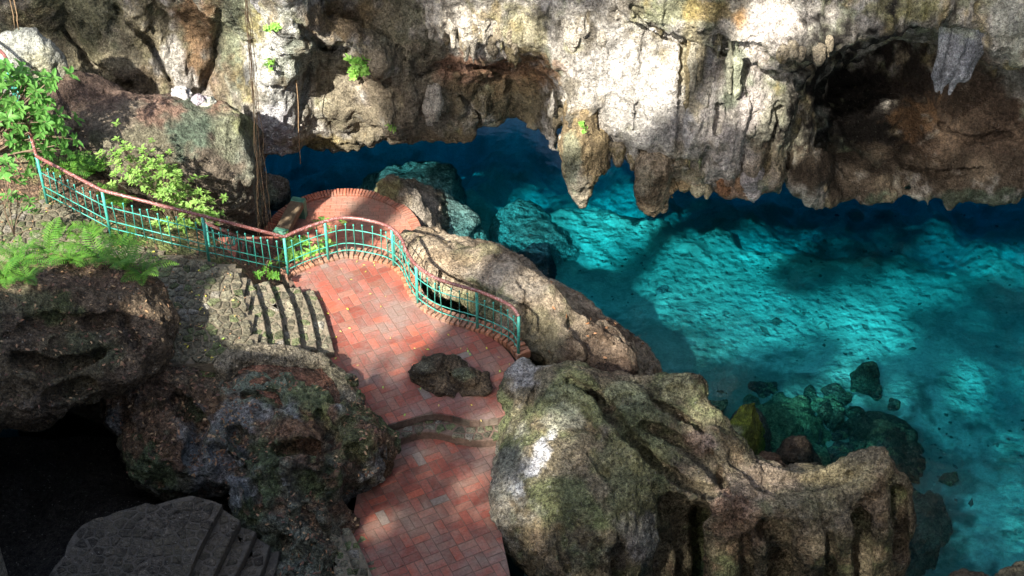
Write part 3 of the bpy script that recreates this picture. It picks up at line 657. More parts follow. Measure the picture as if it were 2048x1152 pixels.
# --- upper cliff and the far sides of the sinkhole, beyond the frame
def cliff(name, pts, z0, z1, thick, seed, base, outward):
    P = resample(spline(pts, 6), 0.5); zs = np.arange(z0, z1 + .01, 0.5); V = []
    for p in P:
        for z in zs: V.append((p[0], p[1], z))
    V = np.array(V); nz, npt = len(zs), len(P)
    d = 0.9 * fbm(V, 0.22, 4, seed) + 0.25 * fbm(V, 1.0, 3, seed + 3); o = np.array([outward(p) for p in np.repeat(P, nz, 0)])
    Vi = V - o * d[:, None]; Vo = V + o * thick
    I = np.arange(npt * nz).reshape(npt, nz); q = lambda I: np.stack([I[:-1, :-1], I[1:, :-1], I[1:, 1:], I[:-1, 1:]], -1).reshape(-1, 4)
    J = I + len(V); cap = np.stack([I[:-1, -1], I[1:, -1], J[1:, -1], J[:-1, -1]], -1)
    VV = np.concatenate([Vi, Vo]); QQ = np.concatenate([q(I), q(J)[:, ::-1], cap])
    return struct(link(name, np_mesh(name, VV, QQ, paint(VV, np.zeros_like(VV) + (0, 0, .2), base, [((0.2, 0.2, 0.12), .6, .2, .5, 0, .7)])), ROCK))
cliff('cliff', [(-13.5, 33.5, 0), (-6, 31.5, 0), (2, 31.0, 0), (8, 31.5, 0), (13.5, 29, 0)], 4.3, 20, 3, 71, (0.40, 0.37, 0.30), lambda p: np.array([0, 1.0, 0]))
cliff('cliff', [(13.4, 31, 0), (14.2, 24, 0), (14.0, 16, 0), (12.5, 9, 0), (7.0, 8.0, 0)], -7, 20, 3, 73, (0.36, 0.33, 0.27), lambda p: np.array([1.0, 0, 0]))
cliff('cliff', [(-12.8, 32, 0), (-13.2, 26, 0), (-13.0, 17.5, 0)], -7, 4.5, 3, 75, (0.36, 0.33, 0.27), lambda p: np.array([-1.0, 0, 0]))
cliff('cliff', [(-12.5, 13.5, 0), (-9.2, 13.0, 0), (-7.2, 12.0, 0), (-6.4, 9.6, 0)], -7, 8.6, 3, 77, (0.36, 0.33, 0.27), lambda p: np.array([-1.0, 0, 0]))  # side cliff added out of view to darken the lower left
cliff('cliff', [(-13.2, 16.6, 0), (-10, 16.2, 0), (-8.0, 14.8, 0), (-7.6, 12.5, 0)], -7, 6.6, 3, 85, (0.3, 0.27, 0.22), lambda p: np.array([-1.0, 0, 0]))  # second unseen cliff piece, added to shade the lower left paving
cliff('cliff', [(-7.5, 9.0, 0), (-4, 8.2, 0), (0, 7.9, 0), (6, 8.1, 0), (13, 9.6, 0)], -7, 8.0, 4, 79, (0.36, 0.33, 0.27), lambda p: np.array([0, -1.0, 0]))

# --- left mound below the wall
ZH = 0.05
v = Vol((-11.6, 23.4, -4), (-3.0, 29.6, 3.6), 0.055)
v.chain([(PY(-60, 250, 26.9), 1.0), (PY(150, 262, 26.8), 1.12), (PY(295, 305, 26.4), 1.0), (PY(415, 312, 26.5), .90), (PY(470, 335, 26.5), .62)], 0.5)
v.chain([(PY(180, 420, 26.7), 1.4), (PY(380, 440, 26.7), 1.2), (PY(478, 410, 26.8), .5)], 0.6)
v.ell(PY(320, 360, 26.6), (2.1, 1.1, 1.6), 0.5); v.ell(PY(470, 300, 26.6), (0.5, 0.6, 0.9), 0.4); carve(v)
v.noise(0.16, 0.8, 3, 21); v.noise(0.04, 3.0, 2, 22)
tag(rock('boulder', v, (0.165, 0.135, 0.10), [((0.10, 0.075, 0.055), 1.6, .1, .5, 0, .7), ((0.15, 0.155, 0.095), 1.1, .25, .4, 0, .5)],
    [(220, 180, 130, 35, (0.15, 0.10, 0.075), .9), (340, 225, 90, 25, (0.24, 0.145, 0.105), .8), (440, 215, 50, 18, (0.32, 0.185, 0.125), .8), (390, 250, 45, 55, (0.085, 0.13, 0.09), .8), (460, 270, 40, 70, (0.24, 0.26, 0.17), .7), (500, 330, 35, 80, (0.24, 0.26, 0.20), .7), (490, 240, 30, 30, (0.25, 0.26, 0.12), .7)], seed=6),
    'large brown sloping boulder rising behind the leafy shrub and railing', 'boulder')
v = Vol(PY(45, 135, 27.0) - (1.2, 1.2, 1.2), PY(45, 135, 27.0) + (1.2, 1.2, 1.2), 0.045)
v.ell(PY(40, 135, 27.0), (0.78, 0.6, 0.78), 0.3); v.ell(PY(70, 120, 27.0), (0.5, 0.5, 0.6), 0.3); v.noise(0.12, 1.2, 3, 31)
tag(rock('boulder', v, (0.40, 0.41, 0.36), [((0.28, 0.31, 0.22), 1.5, .1, .5, 0, .6)], [(90, 160, 40, 50, (0.42, 0.40, 0.25), .6)], seed=8), 'pale grey rounded boulder against the cliff above the leafy branch', 'boulder')
for px, py, r, c, l in ((363, 195, .24, (0.52, 0.50, 0.48), 'small pointed whitish rock on the brown boulder below the cliff'), (412, 208, .20, (0.50, 0.50, 0.42), 'small round cream rock on top of the brown boulder'), (400, 200, .16, (0.48, 0.42, 0.46), 'small mauve rock wedged behind the round cream rock')):
    c0 = PY(px, py, 27.1 if px < 390 else 26.9); v = Vol(c0 - .6, c0 + .6, 0.035); v.ell(c0, (r, r, r * 1.2 if px < 390 else r * .7), .1); v.noise(.05, 2.5, 3, px)
    tag(rock('rock', v, c, seed=px), l, 'rock')

# --- ground at the upper left
gl = [(0, 300, 1.55), (0, 400, 1.3), (60, 430, 1.15), (-200, 400, 1.5), (-250, 250, 2.2), (40, 250, 1.9), (150, 300, .9), (230, 350, .4), (300, 420, .15), (380, 465, .35), (440, 480, .0), (480, 500, -.6), (520, 480, -1.3), (540, 440, -2.1),
      (560, 500, -2.05), (600, 500, -1.9), (620, 530, -.75), (560, 545, -.5), (120, 450, 1.05), (200, 480, .98), (300, 520, .92), (400, 560, .80), (450, 620, .80), (400, 690, .80), (330, 640, .85), (250, 560, .9), (150, 520, 1.0), (0, 560, 1.1), (470, 560, .6), (-200, 650, .9), (600, 640, -.6), (650, 700, -.6), (560, 620, -.2), (620, 580, -.6), (520, 640, .3)]
gz = tps([tuple(PZ(*p)) for p in gl], 0.05)
X, Y = np.meshgrid(np.arange(-12.5, -3.2, 0.07), np.arange(20.0, 27.2, 0.07), indexing='ij')
V = np.stack([X, Y, np.clip(gz(X, Y), -4.5, 2.6)], -1).reshape(-1, 3)
V[:, 2] += 0.06 * fbm(V * (1, 1, 0), 1.2, 4, 51); V[np.linalg.norm(V[:, :2] - pc, axis=1) < PR + .12, 2] = -3.2; ni, nj = X.shape; I = np.arange(ni * nj).reshape(ni, nj)
Q = np.stack([I[:-1, :-1], I[1:, :-1], I[1:, 1:], I[:-1, 1:]], -1).reshape(-1, 4); N = vnormals(V, Q)
GROUND_V, GROUND_N = V, N
struct(link('ground', np_mesh('ground', V, Q, paint(V, N, (0.15, 0.10, 0.065), [((0.10, 0.14, 0.04), 1.2, .2, .3, 0, .8), ((0.24, 0.19, 0.13), 2.5, .3, .4, 0, .6)],
    [(220, 470, 160, 40, (0.17, 0.20, 0.06), .8), (300, 370, 160, 80, (0.13, 0.08, 0.055), .8), (540, 500, 60, 40, (0.24, 0.12, 0.08), .6)], 5)), DIRT))

# --- overhanging ledge, lower left
v = Vol((-12.5, 17.2, -1.0), (-5.4, 22.5, 3.9), 0.05)
v.ell(PY(60, 695, 19.7), (2.0, 1.5, .85), .5); v.ell(PY(215, 655, 20.2), (0.95, 1.0, .55), .4); v.ell(PY(-150, 700, 19.5), (2.2, 1.6, 1.2), .5); v.ell(PY(285, 610, 20.7), (.38, .5, .36), .3); v.ell(PY(150, 580, 20.9), (1.3, .8, .36), .4)
v.ell(PY(120, 850, 19.6), (1.9, 1.0, .5), .4, True)
v.noise(.2, .9, 3, 61); v.noise(.06, 3.0, 2, 62); v.noise(.05, 2.2, 2, 63, 'ridge', (.6, .6, 1.6))
for pix, r, dp in (([(60, 640), (140, 650), (230, 640)], .09, .3), ([(30, 720), (110, 740), (200, 710)], .1, .3), ([(250, 640), (270, 690)], .09, .3), ([(100, 790), (180, 770)], .08, .25)): v.scoop(pix, r, dp, .08)
LEDGE = rock('rock_ledge', v, (0.15, 0.11, 0.072), [((0.095, 0.105, 0.055), 1.2, .25, .4, .45, .8), ((0.10, 0.075, 0.05), 2.2, .2, .4, 0, .7)],
    [(60, 760, 170, 70, (0.16, 0.12, 0.07), .7), (110, 610, 60, 30, (0.12, 0.15, 0.06), .8), (40, 600, 60, 30, (0.20, 0.18, 0.12), .5), (130, 545, 200, 30, (0.17, 0.11, 0.075), .8)], mat=ROCKF, seed=9)
tag(LEDGE, 'overhanging rock ledge carrying ferns above a black hollow', 'rock ledge')

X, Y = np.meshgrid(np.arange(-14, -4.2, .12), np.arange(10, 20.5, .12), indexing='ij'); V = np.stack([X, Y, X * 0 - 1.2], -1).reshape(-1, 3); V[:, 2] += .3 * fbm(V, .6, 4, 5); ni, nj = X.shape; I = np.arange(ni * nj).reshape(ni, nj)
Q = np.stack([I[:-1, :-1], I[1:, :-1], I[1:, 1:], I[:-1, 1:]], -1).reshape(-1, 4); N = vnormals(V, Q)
struct(link('cave_floor', np_mesh('cave_floor', V, Q, paint(V, N, (0.035, 0.03, 0.024))), DIRT))  # near-black colour paints the deep shade of the hollow

# --- mossy mass between the two flights of steps
v = Vol((-7.9, 15.6, -1.9), (-1.5, 22.0, 2.0), 0.04)
v.ell(PZ(590, 880, .1), (1.25, 1.1, .95), .5); v.ell(PZ(690, 915, .25), (.68, .7, .75), .4); v.ell(PZ(440, 840, .2), (1.2, .9, .6), .5); v.ell(PZ(590, 1040, -.3), (.95, .8, .95), .5)
v.ell(PZ(560, 960, .25), (.9, .8, .7), .4); v.ell(PZ(380, 860, .0), (1.0, 1.0, .8), .5); v.ell(PZ(620, 840, .1), (.6, .45, .5), .3); v.ell(PZ(500, 775, .15), (.8, .35, .4), .3)
v.ell(PZ(620, 1130, -.4), (.5, .7, .7), .3); v.ell(PZ(725, 878, .3), (.38, .4, .42), .25); v.ell(PZ(310, 800, .2), (.9, .6, .8), .4)
v.ell(PZ(700, 1010, .35), (.32, .5, .5), .25, True); v.ell(PZ(560, 905, 1.1), (.28, .2, .3), .2, True); v.ell(PZ(480, 900, .95), (.35, .3, .3), .25, True)
v.ell(PZ(420, 748, .42), (.95, .32, .42), .25)
v.ell(PZ(650, 738, .6), (.80, .42, .8), .1, True)
v.noise(.2, .95, 3, 81); v.noise(.08, 2.8, 3, 82); v.noise(.06, 2.0, 2, 83, 'ridge')
v.scoop([(575, 738), (630, 742), (668, 762), (692, 792)], .22, 1.3, .05)
for pix, r, dp in (([(470, 870), (500, 900)], .14, .45), ([(555, 905), (600, 890), (640, 900)], .10, .4), ([(350, 800), (400, 850), (380, 920)], .14, .5), ([(640, 830), (670, 880), (660, 940)], .09, .3), ([(500, 790), (560, 800), (610, 840)], .08, .25), ([(430, 900), (500, 960), (520, 1020)], .10, .35), ([(610, 1020), (640, 1080)], .1, .35), ([(700, 900), (730, 940)], .08, .25), ([(700, 985), (720, 1000)], .25, .3), ([(540, 960), (560, 1020)], .16, .2), ([(600, 960), (640, 1010)], .2, .2), ([(450, 960)], .25, .15)): v.scoop(pix, r, dp, .08)
MASS = rock('boulder', v, (0.165, 0.16, 0.115), [((0.095, 0.13, 0.055), 1.2, -.05, .4, .15, .8), ((0.19, 0.10, 0.06), 1.5, .25, .3, .5, .75), ((0.26, 0.27, 0.26), 1.1, .45, .2, 0, .75), ((0.06, 0.05, 0.04), 2.4, .3, .3, -.3, .6)],
    [(560, 760, 110, 60, (0.20, 0.25, 0.17), .75), (700, 850, 60, 60, (0.16, 0.19, 0.08), .7), (445, 940, 60, 80, (0.27, 0.28, 0.285), .75), (600, 880, 70, 40, (0.22, 0.12, 0.075), .6), (590, 1080, 90, 60, (0.17, 0.19, 0.14), .6), (640, 790, 70, 40, (0.15, 0.18, 0.075), .7), (330, 780, 90, 90, (0.15, 0.10, 0.065), .7)],
    (('fbm', 0.06, 2.6, 4, (1, 1, 1)), ('pit', 0.16, 4.5, 3, (1, 1, 1)), ('ridge', 0.02, 8.0, 2, (1, 1, 1))), ROCKF, 12)
tag(MASS, 'dark mossy boulder strewn with dead leaves beside the brick path', 'boulder')

# --- great boulder and fluted ridge, right of the path
v = Vol((-.75, 14.8, -3.6), (8.0, 21.9, 1.7), 0.038)
v.ell(PZ(1165, 965, -.45), (1.52, 2.05, 1.25), .4); v.ell(PZ(1110, 800, .15), (.62, .55, .62), .4); v.ell(PZ(1230, 860, .1), (1.0, .9, .85), .4)
v.chain([(PZ(1110, 790, .35), .38), (PZ(1230, 815, .25), .42), (PZ(1330, 812, .3), .38), (PZ(1378, 792, .45), .24), (PZ(1388, 772, .65), .07)], .25)
v.chain([(PZ(1388, 785, .55), .16), (PZ(1408, 850, .2), .28), (PZ(1450, 912, .0), .28), (PZ(1520, 968, -.2), .30), (PZ(1600, 982, -.3), .30), (PZ(1690, 962, -.2), .28), (PZ(1745, 932, -.05), .18), (PZ(1768, 914, .08), .06)], .2)
v.chain([(PZ(1330, 940, -.2), .7), (PZ(1420, 985, -.4), .6), (PZ(1540, 1040, -.65), .55), (PZ(1660, 1035, -.7), .55), (PZ(1745, 1000, -.6), .42)], .3)
for px, zc, rx in ((1250, -1.4, 1.0), (1340, -1.9, .8), (1440, -2.0, .75), (1540, -2.1, .75), (1640, -2.2, .75), (1725, -2.1, .6)):
    v.ell((PZ(px, 1090, -1.0)[0], 18.75, zc), (rx, 1.15, 1.9), .25)
v.ell((PZ(1780, 1040, -1.2)[0], 18.7, -1.9), (.42, .75, 1.7), .25)
# knife edges: the pool has eaten into the back of the ridge
v.ell(PZ(1605, 835, .0), (1.18, .95, 1.0), .05, True); v.ell(PZ(1478, 800, .3), (.62, .6, .8), .05, True); v.ell(PZ(1840, 905, -.2), (.55, .6, .6), .05, True); v.ell(PZ(1300, 735, 1.0), (.55, .3, .35), .08, True)
# bowls on top, ribs along the brows, deep narrow flutes and clefts between them
for pix, r, dp in (([(1545, 955), (1600, 962), (1660, 955)], .46, .26), ([(1335, 788), (1360, 790)], .28, .16), ([(1478, 920)], .28, .18), ([(1402, 885)], .22, .14), ([(1255, 800)], .28, .12), ([(1700, 980)], .26, .12), ([(1300, 925)], .22, .10), ([(1470, 1005)], .2, .12), ([(1180, 830)], .35, .10), ([(1090, 1010), (1120, 1080)], .5, .08)):
    v.scoop(pix, r, dp, .10)
for pix, r, up in (([(1150, 765), (1190, 805), (1225, 870), (1290, 948), (1345, 985), (1415, 1002)], .14, .13), ([(1230, 822), (1300, 842), (1360, 870), (1432, 885)], .12, .10), ([(1425, 990), (1520, 1028), (1620, 1022), (1700, 998), (1765, 945)], .13, .11), ([(1440, 1010), (1450, 1148)], .13, .10), ([(1620, 1040), (1630, 1148)], .13, .10), ([(1752, 980), (1760, 1100)], .12, .08)):
    v.scoop(pix, r, 2 * r - up, .12, False)
v.ell(PZ(1046, 752, .22), (.26, .26, .34), .15); v.ell(PZ(1030, 790, .1), (.24, .35, .3), .15); v.ell(PZ(1075, 770, .2), (.22, .22, .3), .15)
v.noise(.09, 1.0, 3, 91); v.noise(.035, 2.8, 3, 92); v.noise(.025, 2.4, 2, 93, 'ridge', (1.2, 1.2, .6))
v.cone(PZ(1368, 812, .30), PZ(1394, 757, .78), .24, .02, .10); v.cone(PZ(1340, 800, .35), PZ(1385, 770, .62), .16, .05, .10); v.cone(PZ(1735, 950, -.12), PZ(1773, 908, .14), .24, .02, .10); v.cone(PZ(1100, 790, .3), PZ(1108, 744, .85), .28, .06, .12)
v.ell(PZ(1605, 828, .0), (1.18, .95, 1.0), .03, True); v.ell(PZ(1482, 795, .3), (.62, .6, .8), .03, True); v.ell(PZ(1848, 905, -.2), (.55, .6, .6), .03, True)
for pix, r, dp in (([(1196, 792), (1228, 835), (1262, 878), (1312, 930), (1370, 968), (1425, 985)], .10, .55), ([(1288, 848), (1335, 868), (1395, 912), (1440, 965)], .085, .40), ([(1345, 1012), (1372, 1030), (1378, 1090), (1380, 1150)], .26, 1.0), ([(1400, 1020), (1405, 1150)], .18, .8), ([(1330, 1040), (1325, 1150)], .16, .6), ([(1535, 1055), (1560, 1070), (1562, 1150)], .20, .85), ([(1720, 1035), (1724, 1150)], .16, .75), ([(1795, 985), (1800, 1110)], .15, .55), ([(1235, 1095), (1238, 1150)], .13, .45), ([(1492, 1075), (1495, 1150)], .08, .35), ([(1660, 1075), (1662, 1150)], .08, .35),
                   ([(1140, 762), (1175, 778), (1200, 800)], .07, .25), ([(1420, 905), (1445, 960), (1452, 990)], .07, .28), ([(1310, 808), (1360, 832), (1400, 862)], .07, .30), ([(1500, 882), (1520, 920)], .08, .2), ([(1070, 775), (1058, 820)], .05, .14), ([(1180, 905), (1215, 960)], .05, .1), ([(1120, 1060), (1135, 1140)], .06, .12)):
    v.scoop(pix, r, dp, .05)
RIDGE = rock('boulder', v, (0.25, 0.21, 0.135), [((0.125, 0.155, 0.065), 1.1, -.05, .5, .15, .75), ((0.25, 0.17, 0.11), 1.7, .3, .4, 0, .6), ((0.09, 0.075, 0.05), 2.6, .4, .3, -.2, .6)],
    [(1085, 905, 20, 35, (0.66, 0.66, 0.67), .95), (1065, 940, 22, 25, (0.64, 0.64, 0.66), .9), (1035, 980, 22, 26, (0.62, 0.63, 0.65), .9), (1105, 870, 14, 16, (0.58, 0.58, 0.55), .8), (1130, 840, 50, 30, (0.42, 0.41, 0.31), .7), (1046, 745, 45, 50, (0.48, 0.46, 0.43), .8), (1010, 990, 60, 120, (0.31, 0.30, 0.25), .65), (1180, 920, 60, 40, (0.40, 0.32, 0.21), .6),
     (1260, 960, 80, 120, (0.15, 0.18, 0.075), .6), (1120, 800, 50, 30, (0.22, 0.24, 0.14), .6), (1250, 790, 80, 25, (0.27, 0.28, 0.17), .7), (1350, 780, 40, 30, (0.38, 0.36, 0.20), .8), (1300, 840, 60, 40, (0.18, 0.20, 0.11), .6), (1400, 880, 30, 25, (0.38, 0.27, 0.21), .7), (1540, 970, 90, 45, (0.36, 0.28, 0.21), .8), (1690, 960, 90, 40, (0.40, 0.34, 0.19), .8), (1600, 1010, 100, 30, (0.27, 0.25, 0.14), .6),
     (1480, 1060, 60, 60, (0.28, 0.18, 0.12), .7), (1270, 1090, 40, 50, (0.34, 0.31, 0.28), .6), (1660, 1080, 120, 70, (0.30, 0.24, 0.16), .5), (1460, 1020, 30, 30, (0.32, 0.20, 0.14), .6)],
    (('fbm', 0.03, 3.2, 4, (1, 1, 1)), ('pit', 0.06, 8.0, 3, (1, 1, .8)), ('ridge', 0.014, 11.0, 3, (1, 1, .7))), ROCKF, 14)
tag(RIDGE, 'massive fluted tan boulder with a white streak between brick path and pool', 'boulder')

# --- bank outside the railing
v = Vol((-2.5, 19.6, -4.4), (2.9, 25.8, 1.3), 0.05)
v.chain([(PZ(815, 520, -.3), .32), (PZ(870, 532, -.12), .44), (PZ(965, 560, -.08), .54), (PZ(1060, 625, -.12), .58), (PZ(1140, 690, -.35), .54), (PZ(1210, 715, -.65), .48), (PZ(1255, 760, -1.2), .4)], .3)
v.chain([(PZ(840, 540, -1.6), .9), (PZ(960, 590, -1.6), 1.0), (PZ(1080, 670, -1.7), 1.0), (PZ(1180, 740, -1.9), .9), (PZ(1270, 790, -2.4), .7)], .5)
v.cone(PZ(1040, 585, .3), PZ(1060, 660, .3), .10, .14, .2, True); v.ell(PZ(880, 575, .15), (.35, .3, .35), .2, True); v.cone(PZ(1150, 650, .2), PZ(1215, 720, -.2), .10, .12, .2, True)
v.ell(PZ(1130, 790, -.3), (1.0, .5, .5), .3)
v.scoop([(1042, 560), (1050, 600), (1062, 660)], .10, .12, .06); v.scoop([(1150, 650), (1200, 690), (1240, 730)], .12, .12, .08); v.scoop([(890, 560), (960, 600), (1010, 640)], .16, .12, .1)
v.noise(.11, 1.1, 3, 101); v.noise(.05, 3.0, 3, 102)
BANK = rock('boulder', v, (0.40, 0.32, 0.225), [((0.20, 0.15, 0.095), 1.8, .25, .4, 0, .7), ((0.16, 0.16, 0.075), 1.4, .35, .35, 0, .6)],
    [(1010, 560, 120, 40, (0.56, 0.48, 0.37), .7), (900, 520, 60, 25, (0.44, 0.32, 0.20), .6), (950, 600, 70, 40, (0.15, 0.17, 0.075), .8), (875, 580, 40, 30, (0.33, 0.35, 0.20), .7), (1080, 680, 60, 60, (0.22, 0.20, 0.11), .7), (1200, 700, 70, 60, (0.14, 0.095, 0.065), .85), (1240, 745, 40, 30, (0.12, 0.08, 0.055), .8)], seed=16)
tag(BANK, 'sunlit tan rock bank between curved railing and turquoise pool', 'boulder')

# --- loose rocks on the path, on the shore and under the water
v = Vol(PZ(900, 765, 0) - (1.1, .9, .5), PZ(900, 765, 0) + (1.1, 1.0, .9), 0.03)
v.ell(PZ(868, 752, .10), (.30, .28, .27), .12); v.ell(PZ(938, 768, .06), (.29, .25, .22), .12); v.ell(PZ(902, 778, .0), (.32, .22, .17), .12); v.ell(PZ(845, 748, .12), (.2, .2, .2), .1); v.ell(PZ(905, 738, .1), (.2, .2, .2), .1)
v.scoop([(895, 735), (905, 760), (915, 790)], .08, .14, .05); v.scoop([(840, 765), (870, 775)], .06, .08, .05)
v.noise(.09, 2.6, 3, 111); v.noise(.05, 5, 2, 112, 'ridge', (.6, .6, 1.6))
tag(rock('rock', v, (0.115, 0.085, 0.055), [((0.06, 0.055, 0.035), 2.0, .1, .4, 0, .7)], [(850, 735, 18, 10, (0.24, 0.23, 0.16), .6), (925, 748, 22, 12, (0.14, 0.165, 0.10), .7)], (('ridge', .012, 9, 2, (.6, .6, 1.8)), ('pit', .04, 9, 2, (1, 1, 1))), ROCKF, 17), 'low twin humped brown rock poking out of the brick paving', 'rock')
v = Vol(PZ(800, 420, -2.4) - (1.6, 1.6, 2.2), PZ(800, 420, -2.4) + (1.6, 1.7, 1.9), 0.045)
v.chain([(PZ(776, 366, -1.6), .14), (PZ(782, 390, -2.0), .38), (PZ(800, 410, -2.9), .6)], .2); v.chain([(PZ(818, 400, -2.1), .24), (PZ(846, 450, -2.4), .26), (PZ(858, 485, -2.8), .26)], .2); v.ell(PZ(850, 450, -3.1), (.6, .8, .6), .3)
carve(v); v.noise(.08, 1.4, 3, 121); v.noise(.05, 3, 2, 122, 'ridge')
tag(rock('boulder', v, (0.26, 0.22, 0.16), [((0.13, 0.11, 0.08), 2, .2, .4, 0, .7)], [(760, 385, 40, 35, (0.24, 0.24, 0.11), .8), (840, 430, 40, 50, (0.33, 0.29, 0.24), .7)], seed=18), 'pointed mossy boulder in the water touching the round brick platform', 'boulder')
v = Vol(PZ(530, 400, -2.2) - (1.4, 1.2, 1.6), PZ(530, 400, -2.2) + (1.0, 1.2, 1.8), 0.045)
v.ell(PZ(505, 405, -2.2), (.42, .4, .5), .2); v.ell(PZ(480, 430, -1.7), (.6, .4, .6), .3); v.ell(PZ(545, 382, -2.7), (.35, .3, .35), .2); carve(v); v.noise(.1, 1.4, 3, 131)
tag(rock('boulder', v, (0.20, 0.17, 0.135), [((0.10, 0.09, 0.075), 1.6, .1, .4, 0, .7)], [(540, 385, 20, 30, (0.26, 0.28, 0.18), .8)], seed=19), 'dark grey boulder behind the hanging roots at the water edge', 'boulder')
RID = (('ridge', .05, 2.6, 3, (.6, 1.2, 1.6)), ('pit', .12, 4, 3, (1, 1, 1)))
block('boulder', [(712, 372), (745, 335), (822, 312), (905, 318), (915, 372), (905, 400), (850, 395), (780, 402)], -3.3, -6.5, (0.50, 0.51, 0.48), 'pale furrowed boulder under water beyond the round platform', 'boulder', (-.05, .18), amps=RID, n=(.08, 1.1), seed=21, k=.25)
block('boulder', [(832, 385), (862, 372), (896, 382), (960, 425), (930, 452), (870, 470), (845, 462)], -2.85, -6.0, (0.34, 0.37, 0.33), 'flat grey green slab just under water beside the pointed mossy boulder', 'boulder', (.12, -.05), seed=22, n=(.06, 1.5))
block('boulder', [(985, 420), (1010, 385), (1060, 372), (1100, 395), (1135, 430), (1150, 465), (1120, 495), (1050, 500), (1000, 470)], -3.7, -6.5, (0.40, 0.42, 0.38), 'broad pale boulder deep under turquoise water below the arch', 'boulder', (.05, .12), amps=RID, n=(.10, 1.1), seed=23, k=.5)
block('boulder', [(880, 485), (930, 462), (990, 470), (1010, 500), (960, 530), (900, 515)], -3.75, -6.0, (0.34, 0.37, 0.33), 'submerged rubbly boulder just off the tan rock bank', 'boulder', (0, 0), amps=RID, n=(.14, 1.6), seed=24, k=.3)
block('boulder', [(1012, 512), (1045, 490), (1085, 474), (1100, 490), (1095, 528), (1040, 530)], -3.5, -6.0, (0.10, 0.09, 0.11), 'dark angular boulder under water between the pale one and the bank', 'boulder', (-.2, .1), seed=25)
block('boulder', [(1440, 872), (1462, 838), (1480, 818), (1510, 816), (1505, 850), (1478, 880), (1455, 890)], -2.1, -4.5, (0.22, 0.27, 0.035), 'small bright yellow green mossy boulder at the water edge', 'boulder', (-.25, -.15), h=.03, seed=26, blobs=[(1470, 862, 12, 9, (0.40, 0.42, 0.25), .7)], layers=[((0.09, 0.12, 0.03), 3, .2, .4, 0, .7)], n=(.03, 2.5), k=.03, amps=(('pit', .05, 8, 3, (1, 1, 1)),))
block('boulder', [(1560, 872), (1590, 850), (1625, 858), (1628, 888), (1600, 905), (1565, 900)], -2.45, -4.5, (0.10, 0.075, 0.05), 'rounded blackish boulder half out of the water near the fluted ridge', 'boulder', (0, 0), h=.035, seed=27, k=.3)
block('boulder', [(1465, 830), (1500, 798), (1535, 812), (1540, 842), (1505, 852)], -2.75, -4.5, (0.15, 0.13, 0.095), 'brown submerged boulder right behind the yellow green mossy one', 'boulder', (0, 0), h=.035, seed=28, k=.3)
block('boulder', [(1490, 915), (1525, 885), (1565, 905), (1580, 940), (1530, 950)], -2.5, -4.5, (0.16, 0.10, 0.06), 'brown boulder at the foot of the fluted ridge', 'boulder', (0, 0), h=.035, seed=29, k=.3)
block('boulder', [(1500, 900), (1490, 830), (1530, 782), (1590, 778), (1640, 812), (1665, 870), (1650, 930), (1580, 940)], -3.4, -5.4, (0.15, 0.20, 0.10), 'wide green algae covered slab under shallow water', 'boulder', (0.05, .05), seed=30, n=(.16, 1.7), k=.35, amps=RID, layers=[((0.34, 0.38, 0.20), 3, .3, .3, 0, .7)])
block('boulder', [(1690, 850), (1740, 808), (1800, 815), (1840, 860), (1850, 905), (1800, 925), (1740, 900)], -3.55, -5.4, (0.07, 0.085, 0.055), 'dark boulder under water with a black shadow beside it', 'boulder', (0, .1), seed=32, n=(.18, 1.7), k=.35, amps=RID, layers=[((0.25, 0.30, 0.16), 2.5, .2, .3, 0, .7)])
block('boulder', [(1660, 930), (1700, 880), (1760, 900), (1830, 925), (1800, 960), (1700, 960)], -3.5, -5.4, (0.06, 0.075, 0.05), 'low dark green boulder under water behind the tip of the ridge', 'boulder', (0, 0), seed=33, n=(.2, 1.8), k=.35, amps=RID)
block('boulder', [(1905, 1160), (1925, 1128), (1985, 1135), (2000, 1180), (1940, 1200)], -2.3, -5.0, (0.17, 0.14, 0.10), 'small brown boulder at the edge of the deep shaded water', 'boulder', (0, 0), h=.04, seed=34)
block('boulder', [(1985, 1160), (2020, 1125), (2090, 1110), (2110, 1190), (2010, 1210)], -2.1, -5.0, (0.20, 0.18, 0.12), 'brown green boulder next to the small one in shaded water', 'boulder', (0, 0), h=.04, seed=35)
block('boulder', [(1830, 1000), (1880, 960), (1900, 1010), (1880, 1090), (1830, 1120)], -3.4, -5.5, (0.10, 0.11, 0.085), 'dark submerged boulder below the steep end of the ridge', 'boulder', (0, 0), seed=36, n=(.12, 1.5), k=.3)
block('rock', [(1418, 640), (1436, 618), (1448, 640), (1440, 655)], -4.0, -5.2, (0.16, 0.17, 0.15), 'lone dark stone on the bright sunlit pool floor', 'rock', (0, 0), h=.035, seed=37)
block('rock', [(1305, 592), (1330, 568), (1340, 585), (1322, 602)], -4.0, -5.2, (0.30, 0.32, 0.30), 'lone flat grey stone on the pool floor off the tan bank', 'rock', (0, 0), h=.035, seed=38)

